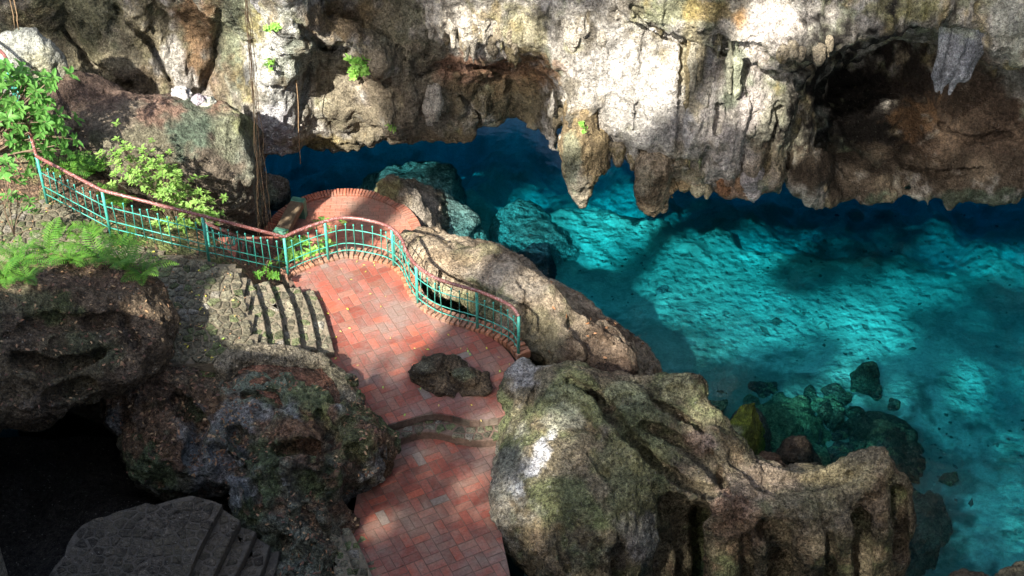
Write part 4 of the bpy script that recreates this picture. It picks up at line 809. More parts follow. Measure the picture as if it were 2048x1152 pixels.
# broken mossy stones along the drowned foot of the ridge
SG = 'dark broken stone in the drowned rubble at the foot of the ridge'
rv = np.random.default_rng(61); protos = []
for k in range(5):
    v = Vol((-1.1, -1.1, -.9), (1.1, 1.1, .9), 0.06); pls = []
    for _ in range(11):
        n = rv.normal(0, 1, 3) * (1, 1, .8); n /= np.linalg.norm(n); pls.append((n * rv.uniform(.5, .85) * (1, .8, .6), n))
    v.hull(pls, .06); v.noise(.10, 1.6, 3, 70 + k); V, Q = v.mesh(); V, N = roughen(V, Q, (('pit', .08, 4, 3, (1, 1, 1)),))
    protos.append(np_mesh('stone', V, Q, paint(V, N, ((0.10, 0.11, 0.07), (0.13, 0.11, 0.08), (0.08, 0.095, 0.06), (0.15, 0.17, 0.10), (0.11, 0.09, 0.07))[k], [((0.20, 0.25, 0.12), 2, .3, .3, .2, .6)], seed=80 + k))); protos[-1].materials.append(ROCKF)
for i in range(46):
    t = rv.uniform(0, 1); px = 1420 + t * 470 + rv.normal(0, 22); py = np.interp(t, [0, .3, .6, 1], [800, 850, 870, 985]) + rv.normal(0, 42)
    p = PZ(px, py, -4.0); z = float(np.clip(flz(p[0], p[1]), -7, -3.2)); p = PZ(px, py, z); s_ = rv.uniform(.16, .5) * (1.3 if i < 8 else .9)
    o = link('stone', protos[i % 5], None, None, tuple(p + (0, 0, s_ * .15))); o.scale = (s_, s_ * rv.uniform(.7, 1.1), s_ * rv.uniform(.6, .9)); o.rotation_euler = (rv.uniform(-.4, .4), rv.uniform(-.4, .4), rv.uniform(0, 6.28)); tag(o, SG, 'stone', 'drowned rubble')

def stone_mat(name):
    m = STONE.copy(); m.name = name; t = m.node_tree
    at = [n for n in t.nodes if n.type == 'ATTRIBUTE'][0]; oi = t.nodes.new('ShaderNodeObjectInfo')
    for l in list(at.outputs['Color'].links): t.links.new(oi.outputs['Color'], l.to_socket)
    return m
STONEO = stone_mat('paving_stone_piece')

# ------------------------------------------------------------------ brick paths
def xy(pts, z): return [PZ(x, y, z)[:2] for x, y in pts]
def brick_col(rng, red=1.0):
    t = rng.random(); base = np.array([0.245, 0.07, 0.047]); c = base * rng.uniform(0.72, 1.2)
    if t < 0.25: c = np.array([0.25, 0.105, 0.072]) * rng.uniform(0.75, 1.1)
    elif t < 0.42: c = np.array([0.33, 0.085, 0.05]) * rng.uniform(0.9, 1.1)
    elif t < 0.45: c = np.array([0.22, 0.17, 0.14]) * rng.uniform(0.8, 1.2)
    return c
def lay(parent, cells, z, mat_ind, thick=0.05, bev=0.006, limit=300, name='brick', colour=brick_col, jit=0.004, seed=3, zf=None):
    """cells: list of 2-D polygons (ccw). Nearest 'limit' become separate objects, the rest one joined part."""
    rng = np.random.default_rng(seed); cache = {}
    info = []
    for poly in cells:
        c = np.mean(poly, 0); px, py = PIX(np.array([c[0], c[1], z])); info.append((not (0 <= px <= 2048 and 0 <= py <= 1152), -py, len(info)))
    order = [i for _, _, i in sorted(info)]; rest = MB(); nrest = 0
    for rank, i in enumerate(order):
        poly = np.array(cells[i]); c = poly.mean(0); col = colour(rng); zz = (zf(c) if zf else z) + rng.uniform(-jit, jit)
        if rank < limit:
            rel = poly - c; key = (len(poly),) + tuple(np.round(rel, 3).ravel())
            if key not in cache:
                m = MB(); m.prism(rel, -thick, 0, bev); cache[key] = m.mesh(name); cache[key].materials.append(mat_ind)
            o = link(name, cache[key], None, parent, (c[0], c[1], zz)); o.color = (*col, 1)
            if zf is None: o.rotation_euler = (rng.normal(0, .006), rng.normal(0, .006), 0)
        else: rest.prism(poly, zz - thick, zz, bev, tuple(col)); nrest += 1
    if nrest:
        o = rest.build(name, STONE if mat_ind is STONEO else BRICKA, parent, col=True); o['kind'] = 'stuff'
def weave(poly, L, org, ang, gap=0.008):
    """basket-weave cells clipped to an outline"""
    ca, sa = math.cos(ang), math.sin(ang); U = np.array([ca, sa]); W = np.array([-sa, ca]); P = np.array(poly)
    rel = P - org; u0, u1 = (rel @ U).min() / L, (rel @ U).max() / L; w0, w1 = (rel @ W).min() / L, (rel @ W).max() / L; out = []
    for i in range(math.floor(u0), math.ceil(u1) + 1):
        for j in range(math.floor(w0), math.ceil(w1) + 1):
            for k in (0, 1):
                a, b, c, d = (0, 1, k * .5, k * .5 + .5) if (i + j) % 2 else (k * .5, k * .5 + .5, 0, 1)
                g = gap / 2 / L; q = [org + L * ((i + s) * U + (j + t) * W) for s, t in ((a + g, c + g), (b - g, c + g), (b - g, d - g), (a + g, d - g))]
                ins = [inside(poly, p) for p in q]
                if all(ins): out.append(np.array(q))
                elif any(ins):
                    r = clip_poly(poly, q)
                    if len(r) >= 3 and abs(area(r)) > 0.004:
                        r = np.array(r); out.append(r if area(r) > 0 else r[::-1])
    return out
d = PZ(927, 930, 0) - PZ(900, 940, 0); ANG = math.atan2(d[1], d[0])
UP = [(577, 556), (615, 536), (657, 522), (700, 514), (757, 522), (788, 538), (803, 558), (815, 582), (836, 612), (870, 634), (900, 646), (955, 664), (990, 680), (1015, 702), (1030, 722), (1050, 760), (1050, 828)]
STEPU = [(1050, 822), (1017, 828), (985, 837), (940, 839), (900, 829), (860, 826), (820, 836), (770, 850), (740, 856)]
LEFTU = [(690, 800), (660, 730), (640, 660), (618, 600)]
up_rim = spline([(*PZ(x, y, 0)[:2], 0) for x, y in UP[:-2]], 6); up_step = spline([(*PZ(x, y, 0)[:2], 0) for x, y in STEPU], 6)
UPOLY = [p[:2] for p in up_rim] + [PZ(1050, 760, 0)[:2]] + [p[:2] for p in up_step] + xy(LEFTU, 0)
def slab_poly(name, poly, z0, z1, mat, parent=None):
    m = MB(); m.prism(poly, z0, z1, 0.0); return m.build(name, mat, parent)
path_up = struct(slab_poly('path', UPOLY, -4.5, -0.006, JOINT))
lay(path_up, weave(UPOLY, 0.30, PZ(900, 700, 0)[:2], ANG), 0.0, BRICKU, seed=3)
# lower path, two shallow steps down
ZL = -0.36
STEPL = [(1040, 878), (1000, 886), (960, 891), (920, 886), (880, 876), (850, 874), (820, 880), (783, 894), (740, 904)]
LOWR = [(1010, 930), (1000, 1000), (1005, 1080), (1040, 1240)]; LOWL = [(640, 1240), (700, 1060), (720, 960)]
lo_step = spline([(*PZ(x, y, ZL)[:2], 0) for x, y in STEPL], 6)
LPOLY = xy(LOWL[::-1][:0], ZL) + [p[:2] for p in lo_step] + xy(LOWL[::-1], ZL) + xy(LOWR[::-1], ZL)
path_lo = struct(slab_poly('path', LPOLY, -4.5, ZL - 0.006, JOINT))
lay(path_lo, weave(LPOLY, 0.30, PZ(900, 1000, ZL)[:2], ANG), ZL, BRICK, seed=5)

# ------------------------------------------------------------------ stone paving
def stone_col(rng):
    c = np.array([0.155, 0.145, 0.10]) * rng.uniform(0.55, 1.4)
    if rng.random() < 0.25: c = np.array([0.10, 0.12, 0.055]) * rng.uniform(0.7, 1.3)
    if rng.random() < 0.07: c = np.array([0.21, 0.195, 0.16])
    return c
def crazy(poly, size, seed, gap=0.028):
    """irregular paving: cells of a jittered grid"""
    rng = np.random.default_rng(seed); P = np.array(poly); lo, hi = P.min(0) - size, P.max(0) + size
    nx, ny = (np.ceil((hi - lo) / size)).astype(int); S = {}
    for i in range(nx):
        for j in range(ny): S[i, j] = lo + size * (np.array([i, j]) + .5 + rng.uniform(-.38, .38, 2) + ((j % 2) * .25, 0))
    out = []
    for (i, j), c in S.items():
        if not inside(poly, c): continue
        cell = [c + size * 1.6 * np.array([math.cos(a), math.sin(a)]) for a in np.arange(8) * math.pi / 4]
        for di in (-2, -1, 0, 1, 2):
            for dj in (-2, -1, 0, 1, 2):
                o = S.get((i + di, j + dj))
                if o is None or (di == 0 and dj == 0): continue
                n = (o - c); m = (o + c) / 2; l = np.linalg.norm(n); n /= l; m = m - n * gap / 2; t = np.array([-n[1], n[0]])
                cell = clip_poly(cell, [m + t * -9, m + t * 9, m + t * 9 - n * 9, m + t * -9 - n * 9][::1]) if True else cell
                if len(cell) < 3: break
            if len(cell) < 3: break
        if len(cell) < 3: continue
        if area(cell) < 0: cell = cell[::-1]
        if not all(inside(poly, p) for p in cell):
            r = clip_poly(poly, cell)
            if len(r) < 3: continue
            cell = r if area(r) > 0 else r[::-1]
        if abs(area(cell)) > 0.003: out.append(np.array([p + rng.normal(0, .006, 2) for p in cell]))
    return out
def zland(p): return 0.96 + 0.10 * max(0.0, -6.2 - p[0])
LAND = [(478, 546), (490, 600), (507, 690), (430, 722), (300, 720), (240, 640), (180, 580), (60, 540), (-60, 520), (-80, 400), (-80, 270), (62, 268), (74, 320), (98, 412), (225, 480), (330, 508), (420, 524), (455, 530)]
LPO = xy(LAND, .96)
land = MB(); land.prism(LPO, -4.5, .90, 0.0); gs = .12; P_ = np.array(LPO); g0 = P_.min(0)
for i in range(int((P_[:, 0].max() - g0[0]) / gs) + 1):
    for j in range(int((P_[:, 1].max() - g0[1]) / gs) + 1):
        q = [g0 + gs * np.array(t) for t in ((i, j), (i + 1, j), (i + 1, j + 1), (i, j + 1))]; n_in = sum(inside(LPO, p) for p in q)
        if n_in: land.add([(*p, zland(p) - .02 + (0 if n_in == 4 else -.05 * (not inside(LPO, p)))) for p in q], [(0, 1, 2, 3)])
land = struct(land.build('pavement', MORTAR))
def shaded_col(rng): return np.array([0.075, 0.062, 0.048]) * rng.uniform(.6, 1.4)      # paving stones darkened: shade of the lower left put into the colour
def stones(parent, poly, z, size, seed, limit=300, zf=None, lift=.012, gap=.028, colour=None):
    lay(parent, crazy(poly, size, seed, gap), z + lift, STONEO, .06, .016, limit, 'stone', colour or stone_col, .008, seed, (lambda c: zf(c) + lift) if zf else None)
stones(land, LPO, .96, .16, 4, zf=zland)
def flight(name, edges, label, size=.17, seed=9, drop=1.2, colour=None):
    """edges: [(pixel polyline, z)], highest first; a step fills the ground between its edge and the next higher one"""
    t = thing(name, tuple(PZ(*edges[-1][0][0], edges[-1][1])[:2]) + (edges[-1][1] - .16,), label, 'stairs'); inv = np.array(t.location)
    for i in range(1, len(edges)):
        (a, za), (b, zb) = edges[i - 1], edges[i]
        A = [p[:2] for p in spline([(*PZ(x, y, za)[:2], 0) for x, y in a], 4)]; B = [p[:2] for p in spline([(*PZ(x, y, zb)[:2], 0) for x, y in b], 4)]
        poly = A + B[::-1]
        s = MB(); s.prism([p - inv[:2] for p in poly], -drop - inv[2] + zb - .0, zb - .012 - inv[2], .015); s = s.build('step', SHADED_MORTAR if colour else MORTAR, t)
        cs = [np.array(c) for c in crazy(poly, size, seed + i, .022)]
        rng = np.random.default_rng(seed + i)
        for c in cs:
            c = c if area(c) > 0 else c[::-1]; m0 = c.mean(0); m = MB(); m.prism(c - m0, -.08, 0, .02)
            o = link('stone', m.mesh('stone'), STONEO, s, (m0[0] - inv[0], m0[1] - inv[1], zb + rng.uniform(-.004, .012) - inv[2])); o.color = (*(colour or stone_col)(rng) * 1.15, 1)
    return t
E0 = [((475, 546), (490, 600), (500, 650), (505, 690)), ((501, 555), (515, 590), (528, 640), (536, 690)), ((537, 560), (552, 600), (563, 640), (568, 692)), ((566, 566), (582, 600), (594, 640), (602, 694)), ((598, 572), (612, 600), (624, 640), (634, 696)), ((626, 578), (642, 610), (655, 650), (668, 700))]
flight('stairs', [(e, .96 - .16 * i) for i, e in enumerate(E0)], 'worn rubble stone steps climbing from the brick path to the mossy paving')
# curved stone step between the two brick levels
cu = spline([(*PZ(x, y - 0, -.02)[:2], 0) for x, y in STEPU], 6); cl = spline([(*PZ(x, y - 10, ZL + .17)[:2], 0) for x, y in STEPL], 6)
cu = [p + (0, .06, 0) for p in cu]
cpoly = [p[:2] for p in cu] + [p[:2] for p in cl[::-1]]
cs_ = MB(); cs_.prism(cpoly, -2, -.19, .012); cs_ = tag(cs_.build('stone_step', JOINT), 'wavy rubble stone step between the two levels of brick path', 'step')
stones(cs_, cpoly, -.185, .17, 15)
# riser course of the upper brick level, bricks darkened to imitate shade
for i, p in enumerate(resample([q for q in up_step], .16)[:-1]):
    q = resample(up_step, .16)[i + 1]; e = q - p; n = np.array([-e[1], e[0], 0]); n /= np.linalg.norm(n); n = n if n[1] < 0 else -n
    m = MB(); c = (p + q) / 2; m.box(np.zeros(3), e * .47, n * .025, (0, 0, .07)); o = link('brick', m.mesh('brick'), BRICK, path_up, c + (0, 0, -.085) - n * .012); o.color = (0.085 * RNG.uniform(.7, 1.3), .05, .038, 1)

# lower left paving and its steps
LL = [(60, 1230), (100, 1130), (160, 1055), (240, 1020), (330, 1000), (425, 1000), (444, 1008), (400, 1090), (330, 1230)]
LLP = np.array([[*p, .55] for p in xy(LL + LL[:1], .55)]); LLP = resample(LLP, .18)[:-1]; LLP[:, :2] += .10 * np.stack([fbm(LLP, 2.2, 3, 4), fbm(LLP, 2.2, 3, 9)], 1) * (LLP[:, :1] < PZ(430, 1010, .55)[0] - .15); LLP = [p[:2] for p in LLP]
ll = struct(slab_poly('pavement', LLP, -4.5, .53, SHADED_MORTAR)); stones(ll, LLP, .532, .17, 21, gap=.014, colour=shaded_col)
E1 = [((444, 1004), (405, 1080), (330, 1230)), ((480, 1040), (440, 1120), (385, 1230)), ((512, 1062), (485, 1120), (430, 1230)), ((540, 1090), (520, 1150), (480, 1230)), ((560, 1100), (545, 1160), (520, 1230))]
flight('stairs', [(e, .55 - .15 * i) for i, e in enumerate(E1)], 'dim rubble stone steps below the leaf strewn mossy boulder', seed=31, colour=shaded_col)
E2 = [((655, 1050), (665, 1120), (690, 1230)), ((676, 1052), (700, 1120), (740, 1230)), ((692, 1040), (728, 1110), (775, 1230)), ((706, 1025), (760, 1130), (800, 1230))]
flight('stairs', [(e, .10 - .155 * i) for i, e in enumerate(E2)], 'short grey steps ending at the shaded lower brick path', seed=41)

# ------------------------------------------------------------------ planter
pr = spline([PZ(446, 716, 1.06), PZ(480, 704, 1.03), PZ(540, 699, .92), PZ(600, 704, .74), PZ(650, 724, .56), PZ(682, 752, .46), PZ(700, 790, .40), PZ(702, 840, .36)], 8)
pl = thing('planter', PZ(600, 740, 0), 'low curved rubble wall holding a bed of red soil beside the steps', 'planter'); il = np.array(pl.location)
R = resample(pr, .2)
vp = Vol(np.min(R, 0) - (.4, .4, .9), np.max(R, 0) + (.4, .4, .4), .035)
for a, b in zip(R[:-1], R[1:]):
    for dz in (.15, .35, .55): vp.cone(a - (0, 0, dz), b - (0, 0, dz), .16, .16, .10)
vp.noise(.035, 2.6, 3, 5); vp.noise(.02, 6.0, 2, 6, 'ridge')
o = rock('rim', vp, (0.30, 0.26, 0.185), [((0.13, 0.12, 0.075), 2.0, .1, .4, 0, .7), ((0.33, 0.28, 0.2), 4, .3, .3, .2, .6)], (), (('fbm', .02, 5, 3, (1, 1, 1)), ('pit', .06, 8, 2, (1, 1, 1))), ROCKF, 44, pl); o.location = -il
X, Y = np.meshgrid(np.linspace(-5.0, -2.5, 50), np.linspace(18.6, 21.2, 50), indexing='ij')
V = np.stack([X, Y, .28 + .36 * np.clip(-2.7 - X, 0, 1.6)], -1).reshape(-1, 3); V[:, 2] += .06 * fbm(V * (1, 1, 0), 2, 4, 3)
soilp = [p[:2] for p in R] + [PZ(640, 860, .3)[:2], PZ(520, 820, .4)[:2], PZ(450, 740, .5)[:2]]
ni, nj = X.shape; I = np.arange(ni * nj).reshape(ni, nj); Q = np.stack([I[:-1, :-1], I[1:, :-1], I[1:, 1:], I[:-1, 1:]], -1).reshape(-1, 4)
Q = Q[[inside(soilp, V[q].mean(0)) for q in Q]]
so = link('soil', np_mesh('soil', V - il, Q, paint(V, V * 0, (0.24, 0.115, 0.07), [((0.13, 0.08, 0.05), 3, .2, .4, 0, .8)])), DIRT, pl)

# ------------------------------------------------------------------ round brick platform and bench
circ = lambda r, n=72: [pc + r * np.array([math.cos(t), math.sin(t)]) for t in np.arange(n) * 2 * math.pi / n]
plat = struct(slab_poly('platform', circ(PR), -5.5, ZP - .006, JOINT))
def small_bricks(poly, lx, ly, org):
    P = np.array(poly); lo, hi = P.min(0), P.max(0); out = []; j = 0; y = lo[1]
    while y < hi[1]:
        x = lo[0] - lx * (.5 if j % 2 else 0)
        while x < hi[0]:
            q = [np.array(p) for p in ((x + .004, y + .004), (x + lx - .004, y + .004), (x + lx - .004, y + ly - .004), (x + .004, y + ly - .004))]
            if all(inside(poly, p) for p in q): out.append(np.array(q))
            elif any(inside(poly, p) for p in q):
                r = clip_poly(poly, q)
                if len(r) > 2 and abs(area(r)) > .002: out.append(np.array(r if area(r) > 0 else r[::-1]))
            x += lx
        y += ly; j += 1
    return out
pcol = lambda r: np.array([0.38, 0.135, 0.088]) * r.uniform(.85, 1.15)
cells = small_bricks(circ(PR - .2), .23, .115, pc); vis = [q for q in cells if PIX(np.array([*q.mean(0), ZP]))[1] < 500]
lay(plat, vis, ZP, BRICK, .04, .004, 300, 'brick', pcol, .003, 8)
rest = MB(); [rest.prism(q, ZP - .04, ZP, .004, (0.36, .13, .09)) for q in cells if PIX(np.array([*q.mean(0), ZP]))[1] >= 500]
o = rest.build('brick', BRICKA, plat, col=True); o['kind'] = 'stuff'
nb = int(2 * math.pi * PR / .072); m = MB(); m.prism([(-.1, -.027), (.1, -.027), (.1, .027), (-.1, .027)], -.06, .05, .006); rimme = m.mesh('brick'); rimme.materials.append(BRICK)
for i in range(nb):
    t = i * 2 * math.pi / nb; p = pc + (PR - .1) * np.array([math.cos(t), math.sin(t)])
    if PIX(np.array([*p, ZP]))[1] > 505: continue
    o = link('brick', rimme, None, plat, (*p, ZP + RNG.uniform(-.006, .006))); o.rotation_euler = (0, 0, t + RNG.normal(0, .03)); o.color = (*(np.array([0.42, 0.13, 0.075]) * RNG.uniform(.65, 1.25)), 1)
# bench
b0 = PZ(559, 464, ZP + .46); b1 = PZ(598, 394, ZP + .46); e = (b1 - b0); Lb = np.linalg.norm(e); e /= Lb; n = np.array([e[1], -e[0], 0])
bench = thing('bench', (*((b0 + b1) / 2)[:2], ZP), 'low concrete bench with green painted ends on the round brick platform', 'bench')
bench.rotation_euler = (0, 0, math.atan2(e[1], e[0]))
m = MB(); m.prism([(-Lb / 2 + .14, -.14), (Lb / 2 - .14, -.14), (Lb / 2 - .14, .14), (-Lb / 2 + .14, .14)], .30, .46, .02); m.build('seat', CONC, bench)
for s in (-1, 1):
    m = MB(); x = s * (Lb / 2 - .07); m.prism([(x - .075, -.148), (x + .075, -.148), (x + .075, .148), (x - .075, .148)], 0, .465, .02); m.build('leg', BENCHG, bench)

# brick steps down to the platform, behind the railing
a = PZ(452, 505, .1); b = PZ(562, 500, -1.85); t = thing('stairs', (*b[:2], ZP), 'narrow brick steps going down behind the railing to the round platform', 'stairs')
for i in range(9):
    c = a + (b - a) * i / 8; m = MB(); m.box(c - np.array(t.location) - (0, 0, .4), (.2, 0, 0), (0, .42, 0), (0, 0, .4)); s = m.build('step', JOINT, t)
    for j in range(7):
        for k in range(2):
            w = MB(); w.prism([(-.09, -.052), (.09, -.052), (.09, .052), (-.09, .052)], -.03, .0, .006); o = link('brick', w.mesh('brick'), BRICK, s, c - np.array(t.location) + (-.1 + k * .2, -.36 + j * .12, .025)); o.color = (*brick_col(RNG), 1)

# ------------------------------------------------------------------ railing
def zr(p): return zland(p) if p[0] < -4.9 else 0.0
RB = [((1037, 712), 0), ((1022, 692), 0), ((992, 676), 0), ((955, 661), 0), ((900, 645), 0), ((868, 632), 0), ((836, 609), 0), ((818, 583), 0), ((807, 557), 0), ((788, 536), 0), ((757, 523), 0), ((700, 514), 0), ((657, 522), 0), ((615, 536), 0), ((577, 553), 0)]
RL = [(577, 553, 0), (418, 519, .97), (222, 470, 1.12), (94, 402, 1.25), (76, 338, 1.45), (62, 268, 1.65), (30, 200, 1.9), (-30, 140, 2.1)]
curve = spline([PZ(*p, z) for p, z in RB], 8); left = [PZ(*p) for p in RL]
rail = thing('railing', PZ(657, 522, 0), 'green metal railing with worn red handrail curving along the brick path', 'railing'); ri = np.array(rail.location)
HT = lambda p: 0.95 + 0.07 * min(1, max(0, (-4.3 - p[0]) / 1.5))
full = curve + left[1:]
top = [p + (0, 0, HT(p)) for p in full]
m = MB(); m.tube([p - ri for p in top], .032, 8); m.build('handrail', REDRAIL, rail, smooth=True)
posts = [0, 3, 6, 9, 12, 14]
for p in [curve[min(i * 8, len(curve) - 1)] for i in posts] + left[1:]:
    m = MB(); m.tube([p - ri + (0, 0, -.06), p - ri + (0, 0, HT(p) - .01)], .027, 8); m.build('post', GREEN, rail, smooth=True)
segs = [curve] + [[left[i], left[i + 1]] for i in range(len(left) - 1)]
for hgt in (.17, .34, .66):
    for sg in segs:
        m = MB(); m.tube([p - ri + (0, 0, hgt) for p in sg], .010, 5); m.build('crossbar', GREEN, rail, smooth=True)
balme = MB(); balme.tube([(0, 0, .08), (0, 0, .76), (0, 0, .80)], [.0095, .0095, .0095], 5); balme.tube([(0, 0, .775), (0, 0, .79), (0, 0, .81), (0, 0, .82)], [.008, .018, .018, .006], 6); balme = balme.mesh('baluster', True); balme.materials.append(GREEN)
for sg in segs:
    for p in resample(sg, .17)[1:-1]:
        o = link('baluster', balme, None, rail, p - ri); o.rotation_euler = (RNG.normal(0, .02), RNG.normal(0, .02), 0)
# rim bricks under the railing
m = MB(); m.prism([(-.135, -.036), (.135, -.036), (.135, .036), (-.135, .036)], -.08, .065, .008); rme = m.mesh('brick'); rme.materials.append(BRICK)
S = resample(curve, .098)
for i in range(len(S)):
    tn = S[min(i + 1, len(S) - 1)] - S[max(i - 1, 0)]; t = math.atan2(tn[1], tn[0]) + math.pi / 2
    nn = np.array([math.cos(t), math.sin(t), 0]); side = nn if nn @ (PZ(850, 680, 0) - S[i]) < 0 else -nn
    o = link('brick', rme, None, path_up, S[i] + side * .085 + (0, 0, RNG.uniform(-.012, .01))); o.rotation_euler = (RNG.normal(0, .03), RNG.normal(0, .03), t + RNG.normal(0, .05)); o.color = (*(np.array([0.36, 0.155, 0.085]) * RNG.uniform(.6, 1.25)), 1)
cm = MB(); cu_ = resample(curve, .15)
for i in range(len(cu_) - 1):
    tn = cu_[i + 1] - cu_[i]; nn = np.array([-tn[1], tn[0], 0]); nn /= np.linalg.norm(nn); nn = nn if nn @ (PZ(850, 680, 0) - cu_[i]) < 0 else -nn
    cm.prism([cu_[i][:2] - nn[:2] * .02, cu_[i + 1][:2] - nn[:2] * .02, cu_[i + 1][:2] + nn[:2] * .22, cu_[i][:2] + nn[:2] * .22], -4.2, .022, 0)
cm.build('kerb', MORTAR, path_up)
# second, older railing behind the steps
r2 = [PZ(412, 447, .95), PZ(466, 470, .35), PZ(508, 492, -.3), PZ(532, 520, -.95)]; r2 = [p - (0, 0, .9) for p in r2]
rl2 = thing('railing', r2[1], 'dark green stair railing behind the main railing beside the hanging roots', 'railing'); i2 = np.array(rl2.location)
m = MB(); m.tube([p - i2 + (0, 0, .9) for p in r2], .028, 7); m.build('handrail', REDRAIL, rl2, smooth=True)
for p in r2: m = MB(); m.tube([p - i2 + (0, 0, -.2), p - i2 + (0, 0, .9)], .024, 6); m.build('post', GREEN, rl2, smooth=True)
for hgt in (.2, .6): m = MB(); m.tube([p - i2 + (0, 0, hgt) for p in r2], .010, 5); m.build('crossbar', GREEN, rl2)
for p in resample(r2, .18)[1:-1]: link('baluster', balme, None, rl2, p - i2)

# ------------------------------------------------------------------ plants
def surf_at(px, py, objs, tol=7):
    best = None
    for o in objs:
        me = o.data; V = np.empty(len(me.vertices) * 3, np.float32); me.vertices.foreach_get('co', V); V = V.reshape(-1, 3)
        x, y = PIX(V); i = np.nonzero((np.abs(x - px) < tol) & (np.abs(y - py) < tol))[0]
        if len(i):
            j = i[np.argmin(np.linalg.norm(V[i] - CAM, axis=1))]
            if best is None or np.linalg.norm(V[j] - CAM) < np.linalg.norm(best - CAM): best = V[j].astype(float)
    return best
OB = {o.name: o for o in COL.objects}
GROUND = OB['ground']
def leaf(m, p, d, up, L, W, fold=.15, col=None):
    """a pointed leaf of four faces, folded on its midrib"""
    d = d / np.linalg.norm(d); s = np.cross(d, up); s /= np.linalg.norm(s) + 1e-9; n = np.cross(s, d)
    q = [p, p + d * L * .35 + s * W * .5 + n * W * fold, p + d * L * .75 + s * W * .36 + n * (W * fold - L * .03), p + d * L - n * L * .10, p + d * L * .75 - s * W * .36 + n * (W * fold - L * .03), p + d * L * .35 - s * W * .5 + n * W * fold, p + d * L * .4, p + d * L * .75 - n * L * .03]
    m.add(q, [(0, 1, 6), (0, 6, 5), (1, 2, 7, 6), (6, 7, 4, 5), (2, 3, 7), (7, 3, 4)], col)
def frond_mesh(seed):
    r = random.Random(seed); m = MB(); L = 1.0; pts = []; n = 17
    for i in range(n + 1):
        t = i / n; a = 1.15 - 1.5 * t ** 1.3; pts.append((pts[-1] + np.array([math.cos(a), 0, math.sin(a)]) * L / n) if pts else np.zeros(3))
    m.tube(pts, [.010 * (1 - .8 * i / n) for i in range(n + 1)], 4)
    for i in range(3, n + 1):
        t = i / n; w = .24 * math.sin(math.pi * min(1, (t * .93 + .06))) ** .8 + .02; d = pts[i] - pts[i - 1]; d /= np.linalg.norm(d)
        for s in (-1, 1):
            for off in (0,):
                dd = np.array([0, s, 0]) + d * .45 + np.array([0, 0, -.18 + r.uniform(-.08, .08)]); leaf(m, pts[i] - d * off * L / n, dd, np.array([0, 0, 1.0]), w * r.uniform(.88, 1.08), .034, .08)
    return m.mesh('frond')
FR = [frond_mesh(i) for i in range(4)]
for f in FR: f.materials.append(FERN)
def fern(p, size, label, n=11, seed=0, spread=(0, 2 * math.pi), group=None):
    r = random.Random(seed); t = thing('fern', tuple(p), label, 'fern', group)
    for i in range(n):
        o = link('frond', FR[r.randrange(4)], None, t); a = spread[0] + (spread[1] - spread[0]) * (i + r.uniform(-.3, .3)) / n
        s = size * r.uniform(.65, 1.05); o.scale = (s, s, s); o.rotation_euler = (r.uniform(-.25, .25), r.uniform(-.45, .2), a)
    return t
fl_ = [(165, 320, .85, 'tall fern arching below the leafy branch beside the big brown boulder'), (190, 350, .7, 'fern between the railing and the light green shrub'), (215, 405, .45, 'small fern behind the sloping handrail'), (140, 345, .6, 'shaded fern under the leafy branch inside the railing'),
       (240, 415, .4, 'low fern under the light green shrub')]
for i, (x, y, s, l) in enumerate(fl_): fern(PZ(x, y, float(gz(*PZ(x, y, .6)[:2]))), s, l, 11, i)
for i, (x, y, s, l) in enumerate([(30, 520, .65, 'fern spilling over the left end of the rock ledge'), (90, 500, .7, 'bushy fern on the rock ledge below the cobbled walk'), (150, 520, .6, 'fern on the rock ledge edge between two bushy ferns'), (205, 515, .75, 'bright fern on the rock ledge near the railing'), (255, 530, .7, 'fern at the tip of the rock ledge over the paving'), (295, 545, .7, 'yellow green upright fern at the end of the ledge'), (60, 555, .5, 'small fern growing on the dark face of the ledge'), (10, 555, .6, 'half shaded fern low on the rock ledge'), (180, 470, .5, 'small fern by the foot of a railing post'), (120, 465, .55, 'fern on the moss beside the cobbled walk'), (235, 485, .45, 'low fern beside the middle railing post')]):
    p = surf_at(x, y, [LEDGE, GROUND], 10); p = p if p is not None else PZ(x, y, 1.5)
    fern(p, s, l, 9, 20 + i)
def bush(name, base, tips, mat, label, cat, L=.13, W=.05, per=9, seed=0, jitter=.1, stem=.012, up=.5, sub=3):
    r = np.random.default_rng(seed); t = thing(name, tuple(base), label, cat); b = MB(); m = MB(); base = np.array(base)
    for tip in tips:
        tip = np.array(tip); mid = base * .45 + tip * .55 + r.normal(0, .08, 3) + (0, 0, .08)
        path = spline([base, mid, tip], 4); b.tube([p - base for p in path], np.linspace(stem, stem * .35, len(path)), 5)
        for k in range(sub):
            tp = tip + r.normal(0, jitter, 3) if k else tip; b.tube([path[-4] - base, tp - base], [stem * .4, stem * .2], 4)
            ax = tp - path[-4]; ax = ax / (np.linalg.norm(ax) + 1e-6) * .6 + np.array([0, 0, up]); ax /= np.linalg.norm(ax)
            for j in range(per):
                a = j * 2.4 + r.uniform(0, .5); u = np.cross(ax, (0.3, 0.9, 0.2)); u /= np.linalg.norm(u); w = np.cross(ax, u)
                d = ax * r.uniform(.15, .7) + u * math.cos(a) + w * math.sin(a) + (0, 0, -.1)
                leaf(m, tp - base - ax * r.uniform(0, .07), d, ax, L * r.uniform(.7, 1.2), W * r.uniform(.8, 1.15))
    b.build('stem', BARK, t, smooth=True); o = m.build('foliage', mat, t); o['kind'] = 'stuff'
    return t
rr = np.random.default_rng(4)
